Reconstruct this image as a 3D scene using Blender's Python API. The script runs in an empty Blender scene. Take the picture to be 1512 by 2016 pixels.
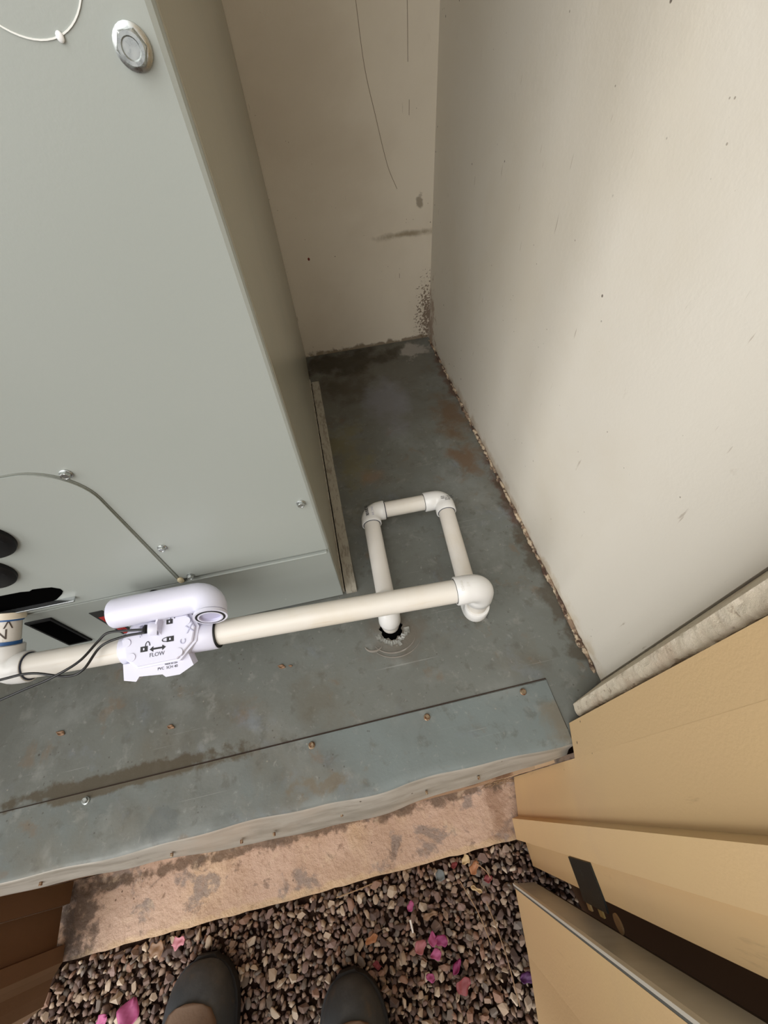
import bpy, bmesh, math, random
import numpy as np
from mathutils import Vector, Matrix
random.seed(7)
rs = np.random.RandomState(5)
D = bpy.data
SC = bpy.context.scene
COL = SC.collection

# ------------------------------------------------------------------ camera, sky, sun, exposure
cam_d = D.cameras.new('camera')
cam = D.objects.new('camera', cam_d)
COL.objects.link(cam)
cam_d.sensor_fit = 'AUTO'
cam_d.sensor_width = 36.0
cam_d.lens = 36.0 * 799.81 / 2016.0
cam_d.clip_start = 0.01
R0 = Vector((0.97760157, -0.2028405, -0.05613284))
R1 = Vector((-0.19658817, -0.78483115, -0.58770158))
R2 = Vector((0.07515489, 0.58557304, -0.80712821))
mw = Matrix.Identity(4)
for i in range(3):
    mw[i][0], mw[i][1], mw[i][2] = R0[i], -R1[i], -R2[i]
mw[0][3], mw[1][3], mw[2][3] = 0, 0, 0.608
cam.matrix_world = mw
SC.camera = cam

world = D.worlds.new('overcast_sky')
SC.world = world
world.use_nodes = True
wbg = world.node_tree.nodes['Background']
wbg.inputs[0].default_value = (0.97, 0.985, 1.0, 1)
wbg.inputs[1].default_value = 1.15
sun_d = D.lights.new('hazy_sun', 'SUN')
sun_d.energy = 4.3
sun_d.angle = math.radians(75)
sun_d.color = (1.0, 0.98, 0.95)
sun = D.objects.new('hazy_sun', sun_d)
COL.objects.link(sun)
sun.rotation_euler = Vector((-0.66, -0.50, 0.62)).to_track_quat('Z', 'Y').to_euler()
SC.view_settings.view_transform = 'Standard'
SC.view_settings.look = 'None'
SC.view_settings.gamma = 1
SC.view_settings.use_curve_mapping = False
SC.view_settings.exposure = 0.07

# ------------------------------------------------------------------ materials
def lin(c):
    return tuple(((v/255)/12.92 if v/255 <= 0.04045 else ((v/255+0.055)/1.055)**2.4) for v in c)

class M:
    def __init__(s, name, rgb, rough=0.6, metal=0.0, spec=0.5):
        s.m = D.materials.new(name)
        s.m.use_nodes = True
        s.t = s.m.node_tree
        s.b = s.t.nodes['Principled BSDF']
        s.b.inputs['Roughness'].default_value = rough
        s.b.inputs['Metallic'].default_value = metal
        s.b.inputs['Specular IOR Level'].default_value = spec
        s.c = s.rgb(rgb)
        s.tc = s.t.nodes.new('ShaderNodeTexCoord').outputs['Object']
        s.h = None
        s.out()
    def n(s, typ, **kw):
        nd = s.t.nodes.new(typ)
        for k, v in kw.items(): setattr(nd, k, v)
        return nd
    def rgb(s, c):
        nd = s.n('ShaderNodeRGB')
        nd.outputs[0].default_value = (*lin(c), 1)
        return nd.outputs[0]
    def out(s):
        s.t.links.new(s.c, s.b.inputs['Base Color'])
    def vec(s, scale=(1, 1, 1), loc=(0, 0, 0), rot=(0, 0, 0)):
        mp = s.n('ShaderNodeMapping')
        s.t.links.new(s.tc, mp.inputs[0])
        mp.inputs['Scale'].default_value = scale
        mp.inputs['Location'].default_value = loc
        mp.inputs['Rotation'].default_value = rot
        return mp.outputs[0]
    def noise(s, scale=5, detail=5, rough=0.6, dist=0.0, v=None):
        nd = s.n('ShaderNodeTexNoise')
        s.t.links.new(v if v is not None else s.tc, nd.inputs['Vector'])
        nd.inputs['Scale'].default_value = scale
        nd.inputs['Detail'].default_value = detail
        nd.inputs['Roughness'].default_value = rough
        nd.inputs['Distortion'].default_value = dist
        return nd.outputs['Fac']
    def voro(s, scale, v=None):
        nd = s.n('ShaderNodeTexVoronoi')
        s.t.links.new(v if v is not None else s.tc, nd.inputs['Vector'])
        nd.inputs['Scale'].default_value = scale
        return nd.outputs['Distance']
    def ramp(s, f, a, b, lo=0.0, hi=1.0):
        nd = s.n('ShaderNodeMapRange')
        nd.interpolation_type = 'SMOOTHSTEP'
        s.t.links.new(f, nd.inputs[0])
        nd.inputs[1].default_value = a; nd.inputs[2].default_value = b
        nd.inputs[3].default_value = lo; nd.inputs[4].default_value = hi
        return nd.outputs[0]
    def math(s, op, a, b=None):
        nd = s.n('ShaderNodeMath', operation=op)
        for i, v in enumerate((a, b)):
            if v is None: continue
            if isinstance(v, (int, float)): nd.inputs[i].default_value = v
            else: s.t.links.new(v, nd.inputs[i])
        return nd.outputs[0]
    def mix(s, fac, col):
        nd = s.n('ShaderNodeMix', data_type='RGBA')
        if isinstance(fac, (int, float)): nd.inputs[0].default_value = fac
        else: s.t.links.new(fac, nd.inputs[0])
        s.t.links.new(s.c, nd.inputs[6])
        s.t.links.new(s.rgb(col), nd.inputs[7])
        s.c = nd.outputs[2]
        s.out()
        return s
    def blotch(s, col, scale, a, b, amt=1.0, detail=6, v=None, dist=0.3, rough=0.6):
        return s.mix(s.ramp(s.noise(scale, detail, rough, dist, v), a, b, 0, amt), col)
    def specks(s, col, scale, size, dens=0.5, amt=1.0, v=None):
        d = s.ramp(s.voro(scale, v), size, size*0.6, 0, 1)
        g = s.ramp(s.noise(scale*0.23, 2, 0.5, 0), dens, dens+0.03, 0, amt)
        return s.mix(s.math('MULTIPLY', d, g), col)
    def stain(s, center, radius, col, amt=1.0, edge=0.5, nscale=14, namp=0.9):
        """a patch of dirt or tone with a ragged outline round a point of the object"""
        mp = s.n('ShaderNodeVectorMath', operation='SUBTRACT')
        s.t.links.new(s.tc, mp.inputs[0]); mp.inputs[1].default_value = center
        dv = s.n('ShaderNodeVectorMath', operation='DIVIDE')
        s.t.links.new(mp.outputs[0], dv.inputs[0]); dv.inputs[1].default_value = radius
        ln = s.n('ShaderNodeVectorMath', operation='LENGTH')
        s.t.links.new(dv.outputs[0], ln.inputs[0])
        nz = s.ramp(s.noise(nscale, 6, 0.62, 0.2), 0.25, 0.75, -namp/2, namp/2)
        f = s.math('ADD', ln.outputs['Value'], nz)
        return s.mix(s.ramp(f, 1.0, 1.0-edge, 0, amt), col)
    def bump(s, f, dist=0.001, strength=1.0):
        nd = s.n('ShaderNodeBump')
        nd.inputs['Strength'].default_value = strength
        nd.inputs['Distance'].default_value = dist
        s.t.links.new(f, nd.inputs['Height'])
        if s.h is not None: s.t.links.new(s.h, nd.inputs['Normal'])
        s.h = nd.outputs[0]
        s.t.links.new(s.h, s.b.inputs['Normal'])
        return s
    def rough(s, scale, lo, hi):
        s.t.links.new(s.ramp(s.noise(scale, 4), 0.3, 0.7, lo, hi), s.b.inputs['Roughness'])
        return s

# walls ---------------------------------------------------------------
def wall_mat(name, base):
    m = M(name, base, 0.75, 0, 0.25)
    m.blotch((216, 206, 186), 2.6, 0.42, 0.72, 0.5)
    m.blotch((200, 188, 172), 9, 0.62, 0.85, 0.35)
    m.blotch((160, 144, 122), 30, 0.70, 0.80, 0.3)
    m.specks((74, 58, 44), 42, 0.075, 0.55, 0.8)
    m.specks((110, 92, 72), 95, 0.10, 0.60, 0.6)
    m.bump(m.noise(160, 3), 0.0004, 0.5)
    m.bump(m.noise(9, 3), 0.003, 0.22)
    return m
mw_r = wall_mat('painted_plaster_right', (228, 222, 210))
sv = mw_r.vec((1, 55, 7), rot=(0.25, 0, 0))
mw_r.mix(mw_r.ramp(mw_r.noise(3.0, 4, 0.5, 0.1, sv), 0.70, 0.76, 0, 0.45), (140, 120, 96))
mw_r.stain((0.29, 0.955, 0.02), (0.05, 0.035, 0.13), (150, 116, 90), 0.6, 0.6, 50, 1.3)
mw_r.stain((0.29, 0.50, 0.0), (0.05, 0.60, 0.022), (176, 154, 126), 0.55, 0.9, 34, 0.9)
mw_r.stain((0.29, 0.16, 0.0), (0.05, 0.16, 0.03), (196, 180, 150), 0.4, 0.9, 34, 0.8)
MWR = mw_r.m
mw_b = wall_mat('painted_plaster_back', (216, 206, 188))
mw_b.blotch((176, 160, 138), 3.2, 0.4, 0.75, 0.35)
mw_b.stain((0.235, 0.98, 0.248), (0.095, 0.05, 0.009), (128, 112, 86), 0.75, 1.0, 26, 0.7)
mw_b.stain((0.262, 0.98, 0.305), (0.009, 0.05, 0.014), (120, 108, 90), 0.7, 0.6, 60, 0.9)
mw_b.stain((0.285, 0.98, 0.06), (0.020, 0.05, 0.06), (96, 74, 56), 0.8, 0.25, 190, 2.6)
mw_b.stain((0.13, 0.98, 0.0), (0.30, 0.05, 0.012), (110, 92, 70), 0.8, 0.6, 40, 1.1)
mw_b.stain((0.0144, 0.98, 0.228), (0.003, 0.05, 0.004), (110, 40, 26), 1.0, 0.3, 20, 0.2)
mw_b.mix(mw_b.ramp(mw_b.noise(3.0, 4, 0.5, 0.1, mw_b.vec((55, 1, 5), rot=(0, 0.35, 0))), 0.71, 0.76, 0, 0.5), (130, 110, 86))
MWB = mw_b.m

# unit ---------------------------------------------------------------
g = M('grey_enamel', (156, 161, 156), 0.34, 0.0, 0.5)
g.blotch((153, 159, 153), 5, 0.35, 0.7, 0.4)
g.specks((205, 208, 202), 34, 0.045, 0.60, 0.7)
g.bump(g.noise(500, 2), 0.00012, 0.4)
g.bump(g.noise(4, 2), 0.006, 0.10)
ENAM = g.m
g = M('grey_enamel_side', (158, 154, 138), 0.26, 0.0, 0.6)  # warm tint stands in for the tan walls reflected in this side
g.blotch((146, 146, 132), 6, 0.35, 0.7, 0.4)
g.bump(g.noise(300, 2), 0.0003, 0.5)
ENAMS = g.m
g = M('zinc_screw', (176, 180, 178), 0.28, 0.9, 0.5); g.rough(300, 0.18, 0.45); ZINC = g.m
g = M('rusty_screw', (150, 132, 108), 0.45, 0.7); g.blotch((104, 62, 36), 260, 0.45, 0.6, 0.9); RUSTZ = g.m
BLACK = M('black_rubber', (15, 15, 16), 0.5, 0, 0.25).m
DEEP = M('dark_inside', (6, 6, 6), 0.9, 0, 0.0).m
g = M('bare_steel_edge', (190, 194, 196), 0.25, 0.95); BARE = g.m
CAULK = M('yellowed_caulk', (206, 192, 158), 0.5).m
REDL = M('red_label', (186, 44, 40), 0.5).m
WHITEGLUE = M('white_glue_blob', (232, 234, 234), 0.35).m

# pan ---------------------------------------------------------------
def pan_mat(name, base, stains=True):
    m = M(name, base, 0.5, 0.1, 0.4)
    m.blotch((92, 92, 86), 3.1, 0.36, 0.66, 0.7, 8)
    m.blotch((132, 135, 131), 7, 0.48, 0.70, 0.6, 10)
    m.blotch((106, 97, 80), 5.4, 0.50, 0.74, 0.6, 10)
    m.blotch((80, 76, 68), 11, 0.54, 0.74, 0.5, 10)
    m.blotch((144, 144, 138), 34, 0.56, 0.72, 0.4, 10)
    m.blotch((84, 82, 74), 48, 0.55, 0.68, 0.45, 10)
    m.blotch((112, 96, 78), 22, 0.58, 0.70, 0.55, 10)
    m.blotch((120, 128, 138), 12, 0.56, 0.72, 0.45, 8)
    m.blotch((150, 150, 144), 120, 0.60, 0.74, 0.45, 6)
    m.specks((158, 152, 138), 75, 0.10, 0.60, 0.5)
    m.specks((60, 52, 42), 120, 0.16, 0.58, 0.5)
    m.blotch((70, 70, 62), 17, 0.56, 0.80, 0.5, 8)
    m.blotch((150, 154, 150), 60, 0.62, 0.78, 0.4, 6)
    m.specks((190, 188, 176), 30, 0.06, 0.60, 0.9)
    m.specks((50, 40, 30), 44, 0.075, 0.60, 0.8)
    m.mix(m.ramp(m.noise(6, 4, 0.5, 0.3, m.vec((1, 60, 1), rot=(0, 0, 0.5))), 0.68, 0.74, 0, 0.22), (190, 192, 188))
    m.bump(m.noise(9, 3), 0.003, 0.25)
    m.bump(m.noise(240, 3), 0.0003, 0.5)
    m.rough(11, 0.36, 0.62)
    return m
p = pan_mat('weathered_pan', (109, 112, 107))
p.stain((0.12, 0.88, 0), (0.32, 0.42, 1), (90, 84, 73), 0.6, 0.9, 7, 0.6)  # broad darker brown tone over the back of the pan
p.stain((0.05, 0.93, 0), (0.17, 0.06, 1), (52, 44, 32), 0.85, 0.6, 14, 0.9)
p.stain((0.04, 0.83, 0), (0.10, 0.07, 1), (62, 52, 38), 0.6, 0.8, 16, 1.0)
p.stain((0.255, 0.66, 0), (0.055, 0.09, 1), (98, 74, 50), 0.75, 0.8, 22, 0.8)
p.stain((0.250, 0.53, 0), (0.055, 0.06, 1), (104, 78, 54), 0.75, 0.8, 24, 0.9)
p.stain((0.285, 0.42, 0), (0.018, 0.16, 1), (84, 56, 42), 0.8, 0.8, 40, 1.0)
p.stain((0.285, 0.80, 0), (0.016, 0.16, 1), (84, 58, 44), 0.75, 0.8, 40, 1.0)
p.stain((0.285, 0.25, 0), (0.025, 0.20, 1), (72, 62, 48), 0.7, 0.6, 26, 1.2)
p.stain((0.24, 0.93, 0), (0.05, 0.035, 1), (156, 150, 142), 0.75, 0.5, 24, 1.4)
p.stain((0.02, 0.60, 0), (0.05, 0.14, 1), (112, 104, 70), 0.6, 0.8, 13, 1.1)
p.stain((0.05, 0.53, 0), (0.03, 0.03, 1), (134, 104, 80), 0.35, 0.9, 20, 0.9)
p.stain((0.03, 0.21, 0), (0.07, 0.05, 1), (98, 88, 76), 0.6, 0.8, 18, 0.9)
p.stain((-0.09, 0.15, 0), (0.06, 0.06, 1), (94, 84, 66), 0.4, 1.0, 16, 1.1)
p.stain((0.12, 0.75, 0), (0.06, 0.12, 1), (136, 136, 148), 0.35, 0.9, 10, 1.0)
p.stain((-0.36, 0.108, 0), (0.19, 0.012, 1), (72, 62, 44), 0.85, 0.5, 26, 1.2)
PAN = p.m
p = pan_mat('weathered_flashing', (114, 123, 122))
p.stain((-0.36, 0.100, 0), (0.17, 0.008, 1), (80, 70, 52), 0.85, 0.5, 26, 1.2)
p.stain((-0.30, 0.045, 0), (0.025, 0.022, 1), (96, 100, 98), 0.7, 0.5, 30, 0.9)
p.stain((-0.10, 0.045, 0), (0.05, 0.012, 1), (110, 92, 66), 0.5, 0.8, 40, 1.6)
p.stain((0.215, 0.05, 0), (0.03, 0.04, 1), (116, 104, 84), 0.6, 0.8, 20, 1.0)
FLASH = p.m
g = M('folded_flashing_edge', (166, 160, 150), 0.45, 0.1)
g.blotch((122, 116, 104), 12, 0.35, 0.7, 0.7, 6, g.vec((1, 6, 6)))
g.blotch((180, 158, 138), 4, 0.5, 0.7, 0.5, 6)
g.specks((70, 56, 44), 60, 0.12, 0.55, 0.9)
g.bump(g.noise(60, 3), 0.001, 0.5)
FLEDGE = g.m
g = M('grey_weathered_rail', (172, 166, 152), 0.6, 0.1)
g.blotch((132, 124, 110), 60, 0.45, 0.65, 0.8, 6, g.vec((3, 1, 1)))
g.blotch((172, 166, 152), 30, 0.55, 0.75, 0.6)
g.bump(g.noise(160, 4), 0.001, 0.6)
RAIL = g.m
g = M('dried_sealant', (128, 122, 114), 0.45); g.blotch((168, 164, 156), 60, 0.5, 0.7, 0.7); g.bump(g.noise(90, 4), 0.002, 0.6); SEAL = g.m

# concrete, doors, stucco ---------------------------------------------
g = M('pinkish_concrete', (200, 173, 154), 0.85, 0, 0.2)
g.blotch((182, 154, 130), 8, 0.4, 0.7, 0.7)
g.blotch((210, 184, 146), 5, 0.5, 0.72, 0.6)
g.blotch((138, 128, 122), 15, 0.535, 0.60, 0.75, 7)
g.blotch((120, 104, 94), 26, 0.60, 0.66, 0.6, 6)
g.blotch((104, 84, 68), 40, 0.62, 0.72, 0.6)
g.specks((90, 70, 56), 60, 0.12, 0.55, 0.7)
g.stain((-0.63, -0.03, -0.385), (0.045, 0.12, 0.4), (84, 72, 64), 0.8, 0.7, 60, 1.1)
g.stain((0.16, -0.03, -0.385), (0.03, 0.12, 0.4), (140, 108, 84), 0.6, 0.6, 30, 1.0)
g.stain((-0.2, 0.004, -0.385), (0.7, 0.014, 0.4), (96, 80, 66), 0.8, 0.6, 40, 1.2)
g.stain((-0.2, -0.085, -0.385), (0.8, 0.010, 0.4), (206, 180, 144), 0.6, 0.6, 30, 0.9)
g.blotch((212, 190, 164), 34, 0.56, 0.70, 0.5, 8)
g.blotch((168, 140, 120), 60, 0.55, 0.70, 0.5, 8)
g.bump(g.noise(90, 6), 0.004, 0.8)
g.bump(g.noise(12, 3), 0.006, 0.4)
KERB = g.m
g = M('tan_door_paint', (220, 188, 142), 0.55, 0.0, 0.35)
g.blotch((224, 194, 142), 3, 0.4, 0.7, 0.6)
g.blotch((208, 178, 142), 7, 0.5, 0.8, 0.5)
g.mix(g.ramp(g.noise(4, 5, 0.6, 0.4, g.vec((1, 14, 2), rot=(0.5, 0, 0))), 0.66, 0.74, 0, 0.3), (150, 118, 84))
g.specks((80, 56, 36), 30, 0.06, 0.54, 0.9)
g.bump(g.noise(300, 2), 0.0003, 0.5)
TAN = g.m
g = M('shaded_door_paint', (110, 84, 60), 0.6, 0.0, 0.3)  # door tan with the left leaf's shade put into the colour
g.blotch((100, 76, 48), 5, 0.4, 0.7, 0.6)
g.blotch((120, 92, 70), 4, 0.5, 0.7, 0.4)
g.bump(g.noise(300, 2), 0.0003, 0.5)
DOOR_SHADE = g.m
g = M('galvanised_channel', (188, 188, 182), 0.38, 0.3)
g.blotch((128, 122, 104), 4, 0.4, 0.7, 0.6)
GALV = g.m
g = M('black_strap', (38, 42, 40), 0.42, 0.3)
g.blotch((86, 88, 84), 70, 0.58, 0.72, 0.6); STRAP = g.m
g = M('rough_stucco', (240, 228, 206), 0.9, 0, 0.15)
g.blotch((214, 192, 168), 20, 0.45, 0.7, 0.7)
g.blotch((150, 128, 104), 60, 0.62, 0.74, 0.6)
g.blotch((244, 232, 212), 70, 0.52, 0.62, 0.7)
g.blotch((172, 148, 122), 110, 0.60, 0.70, 0.7)
g.bump(g.noise(170, 6, 0.75), 0.0028, 0.9)
STUC = g.m
g = M('crumbly_joint', (138, 116, 96), 0.9); g.blotch((196, 178, 152), 90, 0.48, 0.56, 0.9); g.blotch((64, 42, 32), 60, 0.48, 0.58, 0.9); JOINT = g.m
g = M('dark_soil', (58, 42, 34), 0.95, 0, 0.1); g.blotch((34, 22, 18), 40, 0.4, 0.6, 0.9); g.bump(g.noise(60, 5), 0.01, 0.8); SOIL = g.m
g = M('platform_render', (168, 134, 104), 0.85); g.blotch((96, 66, 44), 12, 0.5, 0.62, 0.9); PLAT = g.m

# pvc ---------------------------------------------------------------
g = M('pvc_pipe', (214, 209, 200), 0.38, 0, 0.5)
g.blotch((206, 196, 176), 9, 0.45, 0.75, 0.6)
g.mix(g.ramp(g.noise(10, 3, 0.5, 0.1, g.vec((1, 30, 30))), 0.6, 0.75, 0, 0.35), (196, 180, 156))
g.specks((140, 122, 100), 60, 0.06, 0.62, 0.7)
PVC = g.m
g = M('pvc_pipe_side', (214, 210, 203), 0.38, 0, 0.5)
g.blotch((204, 194, 178), 9, 0.45, 0.75, 0.6)
g.mix(g.ramp(g.noise(10, 3, 0.5, 0.1, g.vec((30, 1, 30))), 0.6, 0.75, 0, 0.35), (194, 180, 158))
PVC2 = g.m
g = M('white_fitting', (220, 219, 216), 0.3, 0, 0.5); g.blotch((220, 214, 202), 18, 0.5, 0.75, 0.5); FIT = g.m
g = M('bluish_white_plastic', (212, 212, 228), 0.3, 0, 0.5); VALV = g.m
BLUE = M('blue_primer', (28, 84, 142), 0.4).m
DKBLUE = M('dark_glue_line', (26, 34, 58), 0.4).m
INK = M('black_ink', (24, 24, 28), 0.6).m
GREYINK = M('grey_emboss', (176, 176, 194), 0.5).m
NINK = M('brown_ink', (70, 58, 50), 0.6).m
WIRE = M('black_wire', (20, 20, 21), 0.28).m
g = M('clear_film', (138, 138, 132), 0.25); g.blotch((96, 96, 90), 120, 0.45, 0.6, 0.8); FILM = g.m

# boots / plants
g = M('dusty_black_leather', (58, 62, 65), 0.55, 0, 0.4); g.blotch((98, 100, 100), 10, 0.45, 0.72, 0.55); g.blotch((88, 78, 66), 40, 0.55, 0.75, 0.5); g.bump(g.noise(120, 3), 0.0008, 0.6); BOOT = g.m
g = M('brown_suede', (108, 86, 68), 0.8); g.blotch((84, 66, 52), 30, 0.4, 0.7, 0.6); g.bump(g.noise(200, 3), 0.0008, 0.6); SUEDE = g.m
SOLE = M('black_sole', (26, 25, 25), 0.7).m
g = M('brown_trouser_cloth', (92, 76, 60), 0.9); g.bump(g.noise(300, 3), 0.001, 0.6); TROU = g.m
PET = [M('petal_'+n, c, 0.6).m for n, c in (('pink', (168, 78, 124)), ('magenta', (130, 34, 88)), ('red', (124, 52, 56)), ('purple', (76, 28, 80)), ('faded', (180, 116, 126)), ('orange', (164, 112, 76)), ('straw', (184, 158, 118)), ('slate', (100, 106, 106)), ('tan', (128, 98, 72)))]
TWIG = M('dry_stem', (150, 122, 92), 0.8).m
WHT = M('white_chip', (236, 232, 226), 0.5).m
SCOL = [(150, 128, 112), (122, 102, 92), (172, 152, 132), (100, 84, 78), (136, 114, 106), (192, 174, 154), (120, 110, 102), (146, 116, 100)]
STONE = []
for i, c in enumerate(SCOL):
    g = M('gravel_stone_%s' % ('abcdefgh'[i]), c, 0.8, 0, 0.25)
    g.blotch(tuple(int(v*0.72) for v in c), 70, 0.45, 0.7, 0.7)
    g.blotch(tuple(min(255, int(v*1.18)) for v in c), 110, 0.6, 0.75, 0.5)
    STONE.append(g.m)

# ------------------------------------------------------------------ helpers
def tag(o, label=None, cat=None, group=None, kind=None):
    if label: o['label'] = label
    if cat: o['category'] = cat
    if group: o['group'] = group
    if kind: o['kind'] = kind
    return o
def empty(name, loc=(0, 0, 0), **k):
    o = D.objects.new(name, None); COL.objects.link(o); o.location = loc
    o.empty_display_size = 0.02
    return tag(o, **k)
def link(name, me, mats, parent=None, smooth=False):
    o = D.objects.new(name, me); COL.objects.link(o)
    for m in (mats if isinstance(mats, (list, tuple)) else [mats]): me.materials.append(m)
    if smooth:
        for p_ in me.polygons: p_.use_smooth = True
    if parent is not None:
        o.parent = parent
        o.matrix_parent_inverse = Matrix.Translation(-Vector(parent.location)) if parent.type == 'EMPTY' and parent.parent is None else Matrix.Identity(4)
    return o
def from_bm(name, bm, mats, parent=None, smooth=False, auto=None):
    bmesh.ops.recalc_face_normals(bm, faces=bm.faces)
    me = D.meshes.new(name); bm.to_mesh(me); bm.free()
    o = link(name, me, mats, parent, smooth)
    if auto is not None:
        for e in o.data.edges: pass
        o.data.polygons.foreach_set('use_smooth', [True]*len(o.data.polygons))
        o.data.set_sharp_from_angle(angle=math.radians(auto))
    return o
def box_bm(x0, x1, y0, y1, z0, z1, bev=0, bm=None):
    bm = bm or bmesh.new()
    r = bmesh.ops.create_cube(bm, size=1)
    for v in r['verts']:
        v.co = Vector((x0+(v.co.x+.5)*(x1-x0), y0+(v.co.y+.5)*(y1-y0), z0+(v.co.z+.5)*(z1-z0)))
    if bev:
        es = set()
        for v in r['verts']: es.update(v.link_edges)
        bmesh.ops.bevel(bm, geom=list(es), offset=bev, segments=2, affect='EDGES', profile=0.5)
    return bm
def box(name, x0, x1, y0, y1, z0, z1, mat, parent=None, bev=0):
    return from_bm(name, box_bm(x0, x1, y0, y1, z0, z1, bev), mat, parent)
def subd_box(name, x0, x1, y0, y1, z0, z1, mat, cuts, disp, axis_scale=1, seed=0, parent=None):
    """box with a gently uneven surface"""
    bm = box_bm(x0, x1, y0, y1, z0, z1)
    for _ in range(cuts):
        L = sorted(bm.edges, key=lambda e: -e.calc_length())
        mx = L[0].calc_length()
        bmesh.ops.subdivide_edges(bm, edges=[e for e in bm.edges if e.calc_length() > mx*0.55], cuts=1, use_grid_fill=True)
    from mathutils import noise as NZ
    for v in bm.verts:
        q = v.co*35+Vector((seed, 0, 0))
        v.co += Vector((NZ.noise(q), NZ.noise(q+Vector((9, 3, 1))), NZ.noise(q+Vector((1, 7, 5)))))*disp
    return from_bm(name, bm, mat, parent, auto=40)
def sweep_bm(pts, radii, seg=28, cap=(True, True), bm=None):
    bm = bm or bmesh.new()
    pts = [Vector(p_) for p_ in pts]
    n = len(pts)
    if isinstance(radii, (int, float)): radii = [radii]*n
    tans = []
    for i in range(n):
        a = pts[max(i-1, 0)]; b = pts[min(i+1, n-1)]
        if (b-a).length < 1e-9: t_ = tans[-1] if tans else Vector((1, 0, 0))
        else: t_ = (b-a).normalized()
        tans.append(t_)
    up = Vector((0, 0, 1)) if abs(tans[0].z) < 0.9 else Vector((0, 1, 0))
    u = tans[0].cross(up).normalized()
    rings = []
    for i in range(n):
        u = (u - tans[i]*u.dot(tans[i])).normalized()
        w = tans[i].cross(u)
        rings.append([bm.verts.new(pts[i]+(u*math.cos(2*math.pi*k/seg)+w*math.sin(2*math.pi*k/seg))*radii[i]) for k in range(seg)])
    for a, b in zip(rings, rings[1:]):
        for k in range(seg):
            bm.faces.new((a[k], a[(k+1) % seg], b[(k+1) % seg], b[k]))
    if cap[0]: bm.faces.new(rings[0][::-1])
    if cap[1]: bm.faces.new(rings[-1])
    return bm
def tube(name, pts, r, mat, parent=None, seg=28, cap=(True, True), auto=50):
    return from_bm(name, sweep_bm(pts, r, seg, cap), mat, parent, auto=auto)
def smooth_path(pts, n=8):
    pts = [Vector(p_) for p_ in pts]
    out = []
    P_ = [pts[0]*2-pts[1]]+pts+[pts[-1]*2-pts[-2]]
    for i in range(1, len(P_)-2):
        a, b, c, d = P_[i-1:i+3]
        for k in range(n):
            t = k/n
            out.append(0.5*((2*b)+(c-a)*t+(2*a-5*b+4*c-d)*t*t+(3*b-a-3*c+d)*t**3))
    out.append(pts[-1])
    return out
def elbow(name, c, a, b, parent, mat, R=0.0172, ri=0.0138, la=0.027, lb=0.027, bend=0.016, label=None):
    """90 degree socket elbow; c corner of the axes, a and b unit directions of the two sockets"""
    c = Vector(c); a = Vector(a).normalized(); b = Vector(b).normalized()
    pts, rad = [], []
    def add(p_, r_): pts.append(p_); rad.append(r_)
    add(c+a*(la-0.006), ri); add(c+a*(la-0.0002), ri); add(c+a*la, R-0.0006); add(c+a*(la-0.0008), R)
    add(c+a*(bend+0.003), R)
    Rm = R*0.985
    n = 10
    for i in range(n+1):
        t = i/n
        q = (c+a*bend)*(1-t)**2 + c*2*t*(1-t)*0.0 + (c+b*bend)*t**2 + (c)*(2*t*(1-t))
        # quarter arc
        ang = t*math.pi/2
        q = c + a*bend*(1-math.sin(ang)) + b*bend*(1-math.cos(ang))
        add(q, Rm)
    add(c+b*(bend+0.003), R)
    add(c+b*(lb-0.0008), R); add(c+b*lb, R-0.0006); add(c+b*(lb-0.0002), ri); add(c+b*(lb-0.006), ri)
    o = tube(name, pts, rad, mat, parent, 36, (False, False), auto=38)
    if label: o['label'] = label
    return o
def ring(name, c, axis, r0, r1, th, mat, parent=None, seg=36):
    c = Vector(c); ax = Vector(axis).normalized()
    bm = bmesh.new()
    up = Vector((0, 0, 1)) if abs(ax.z) < 0.9 else Vector((0, 1, 0))
    u = ax.cross(up).normalized(); w = ax.cross(u)
    prof = [(r0, -th/2), (r1, -th/2), (r1, th/2), (r0, th/2)]
    rr = []
    for k in range(seg):
        t = 2*math.pi*k/seg; d = u*math.cos(t)+w*math.sin(t)
        rr.append([bm.verts.new(c+d*r_+ax*h) for r_, h in prof])
    for k in range(seg):
        a, b = rr[k], rr[(k+1) % seg]
        for j in range(4): bm.faces.new((a[j], a[(j+1) % 4], b[(j+1) % 4], b[j]))
    return from_bm(name, bm, mat, parent, auto=40)
def plan_prism(name, poly, z0, z1, mat, parent=None, bev=0):
    bm = bmesh.new()
    lo = [bm.verts.new((x, y, z0)) for x, y in poly]
    hi = [bm.verts.new((x, y, z1)) for x, y in poly]
    n = len(poly)
    bm.faces.new(lo[::-1]); bm.faces.new(hi)
    for i in range(n): bm.faces.new((lo[i], lo[(i+1) % n], hi[(i+1) % n], hi[i]))
    return from_bm(name, bm, mat, parent)
def thick(line, th):
    """closed outline of an open polyline given a thickness on its right-hand side"""
    L = [Vector(p_) for p_ in line]; off = []
    for i, p_ in enumerate(L):
        ns = []
        if i: d = (L[i]-L[i-1]).normalized(); ns.append(Vector((d.y, -d.x)))
        if i < len(L)-1: d = (L[i+1]-L[i]).normalized(); ns.append(Vector((d.y, -d.x)))
        n_ = sum(ns, Vector((0, 0)))
        n_ = n_.normalized()/max(0.5, n_.normalized().dot(ns[0]))
        off.append(p_+n_*th)
    return [tuple(v) for v in L]+[tuple(v) for v in off[::-1]]
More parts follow.
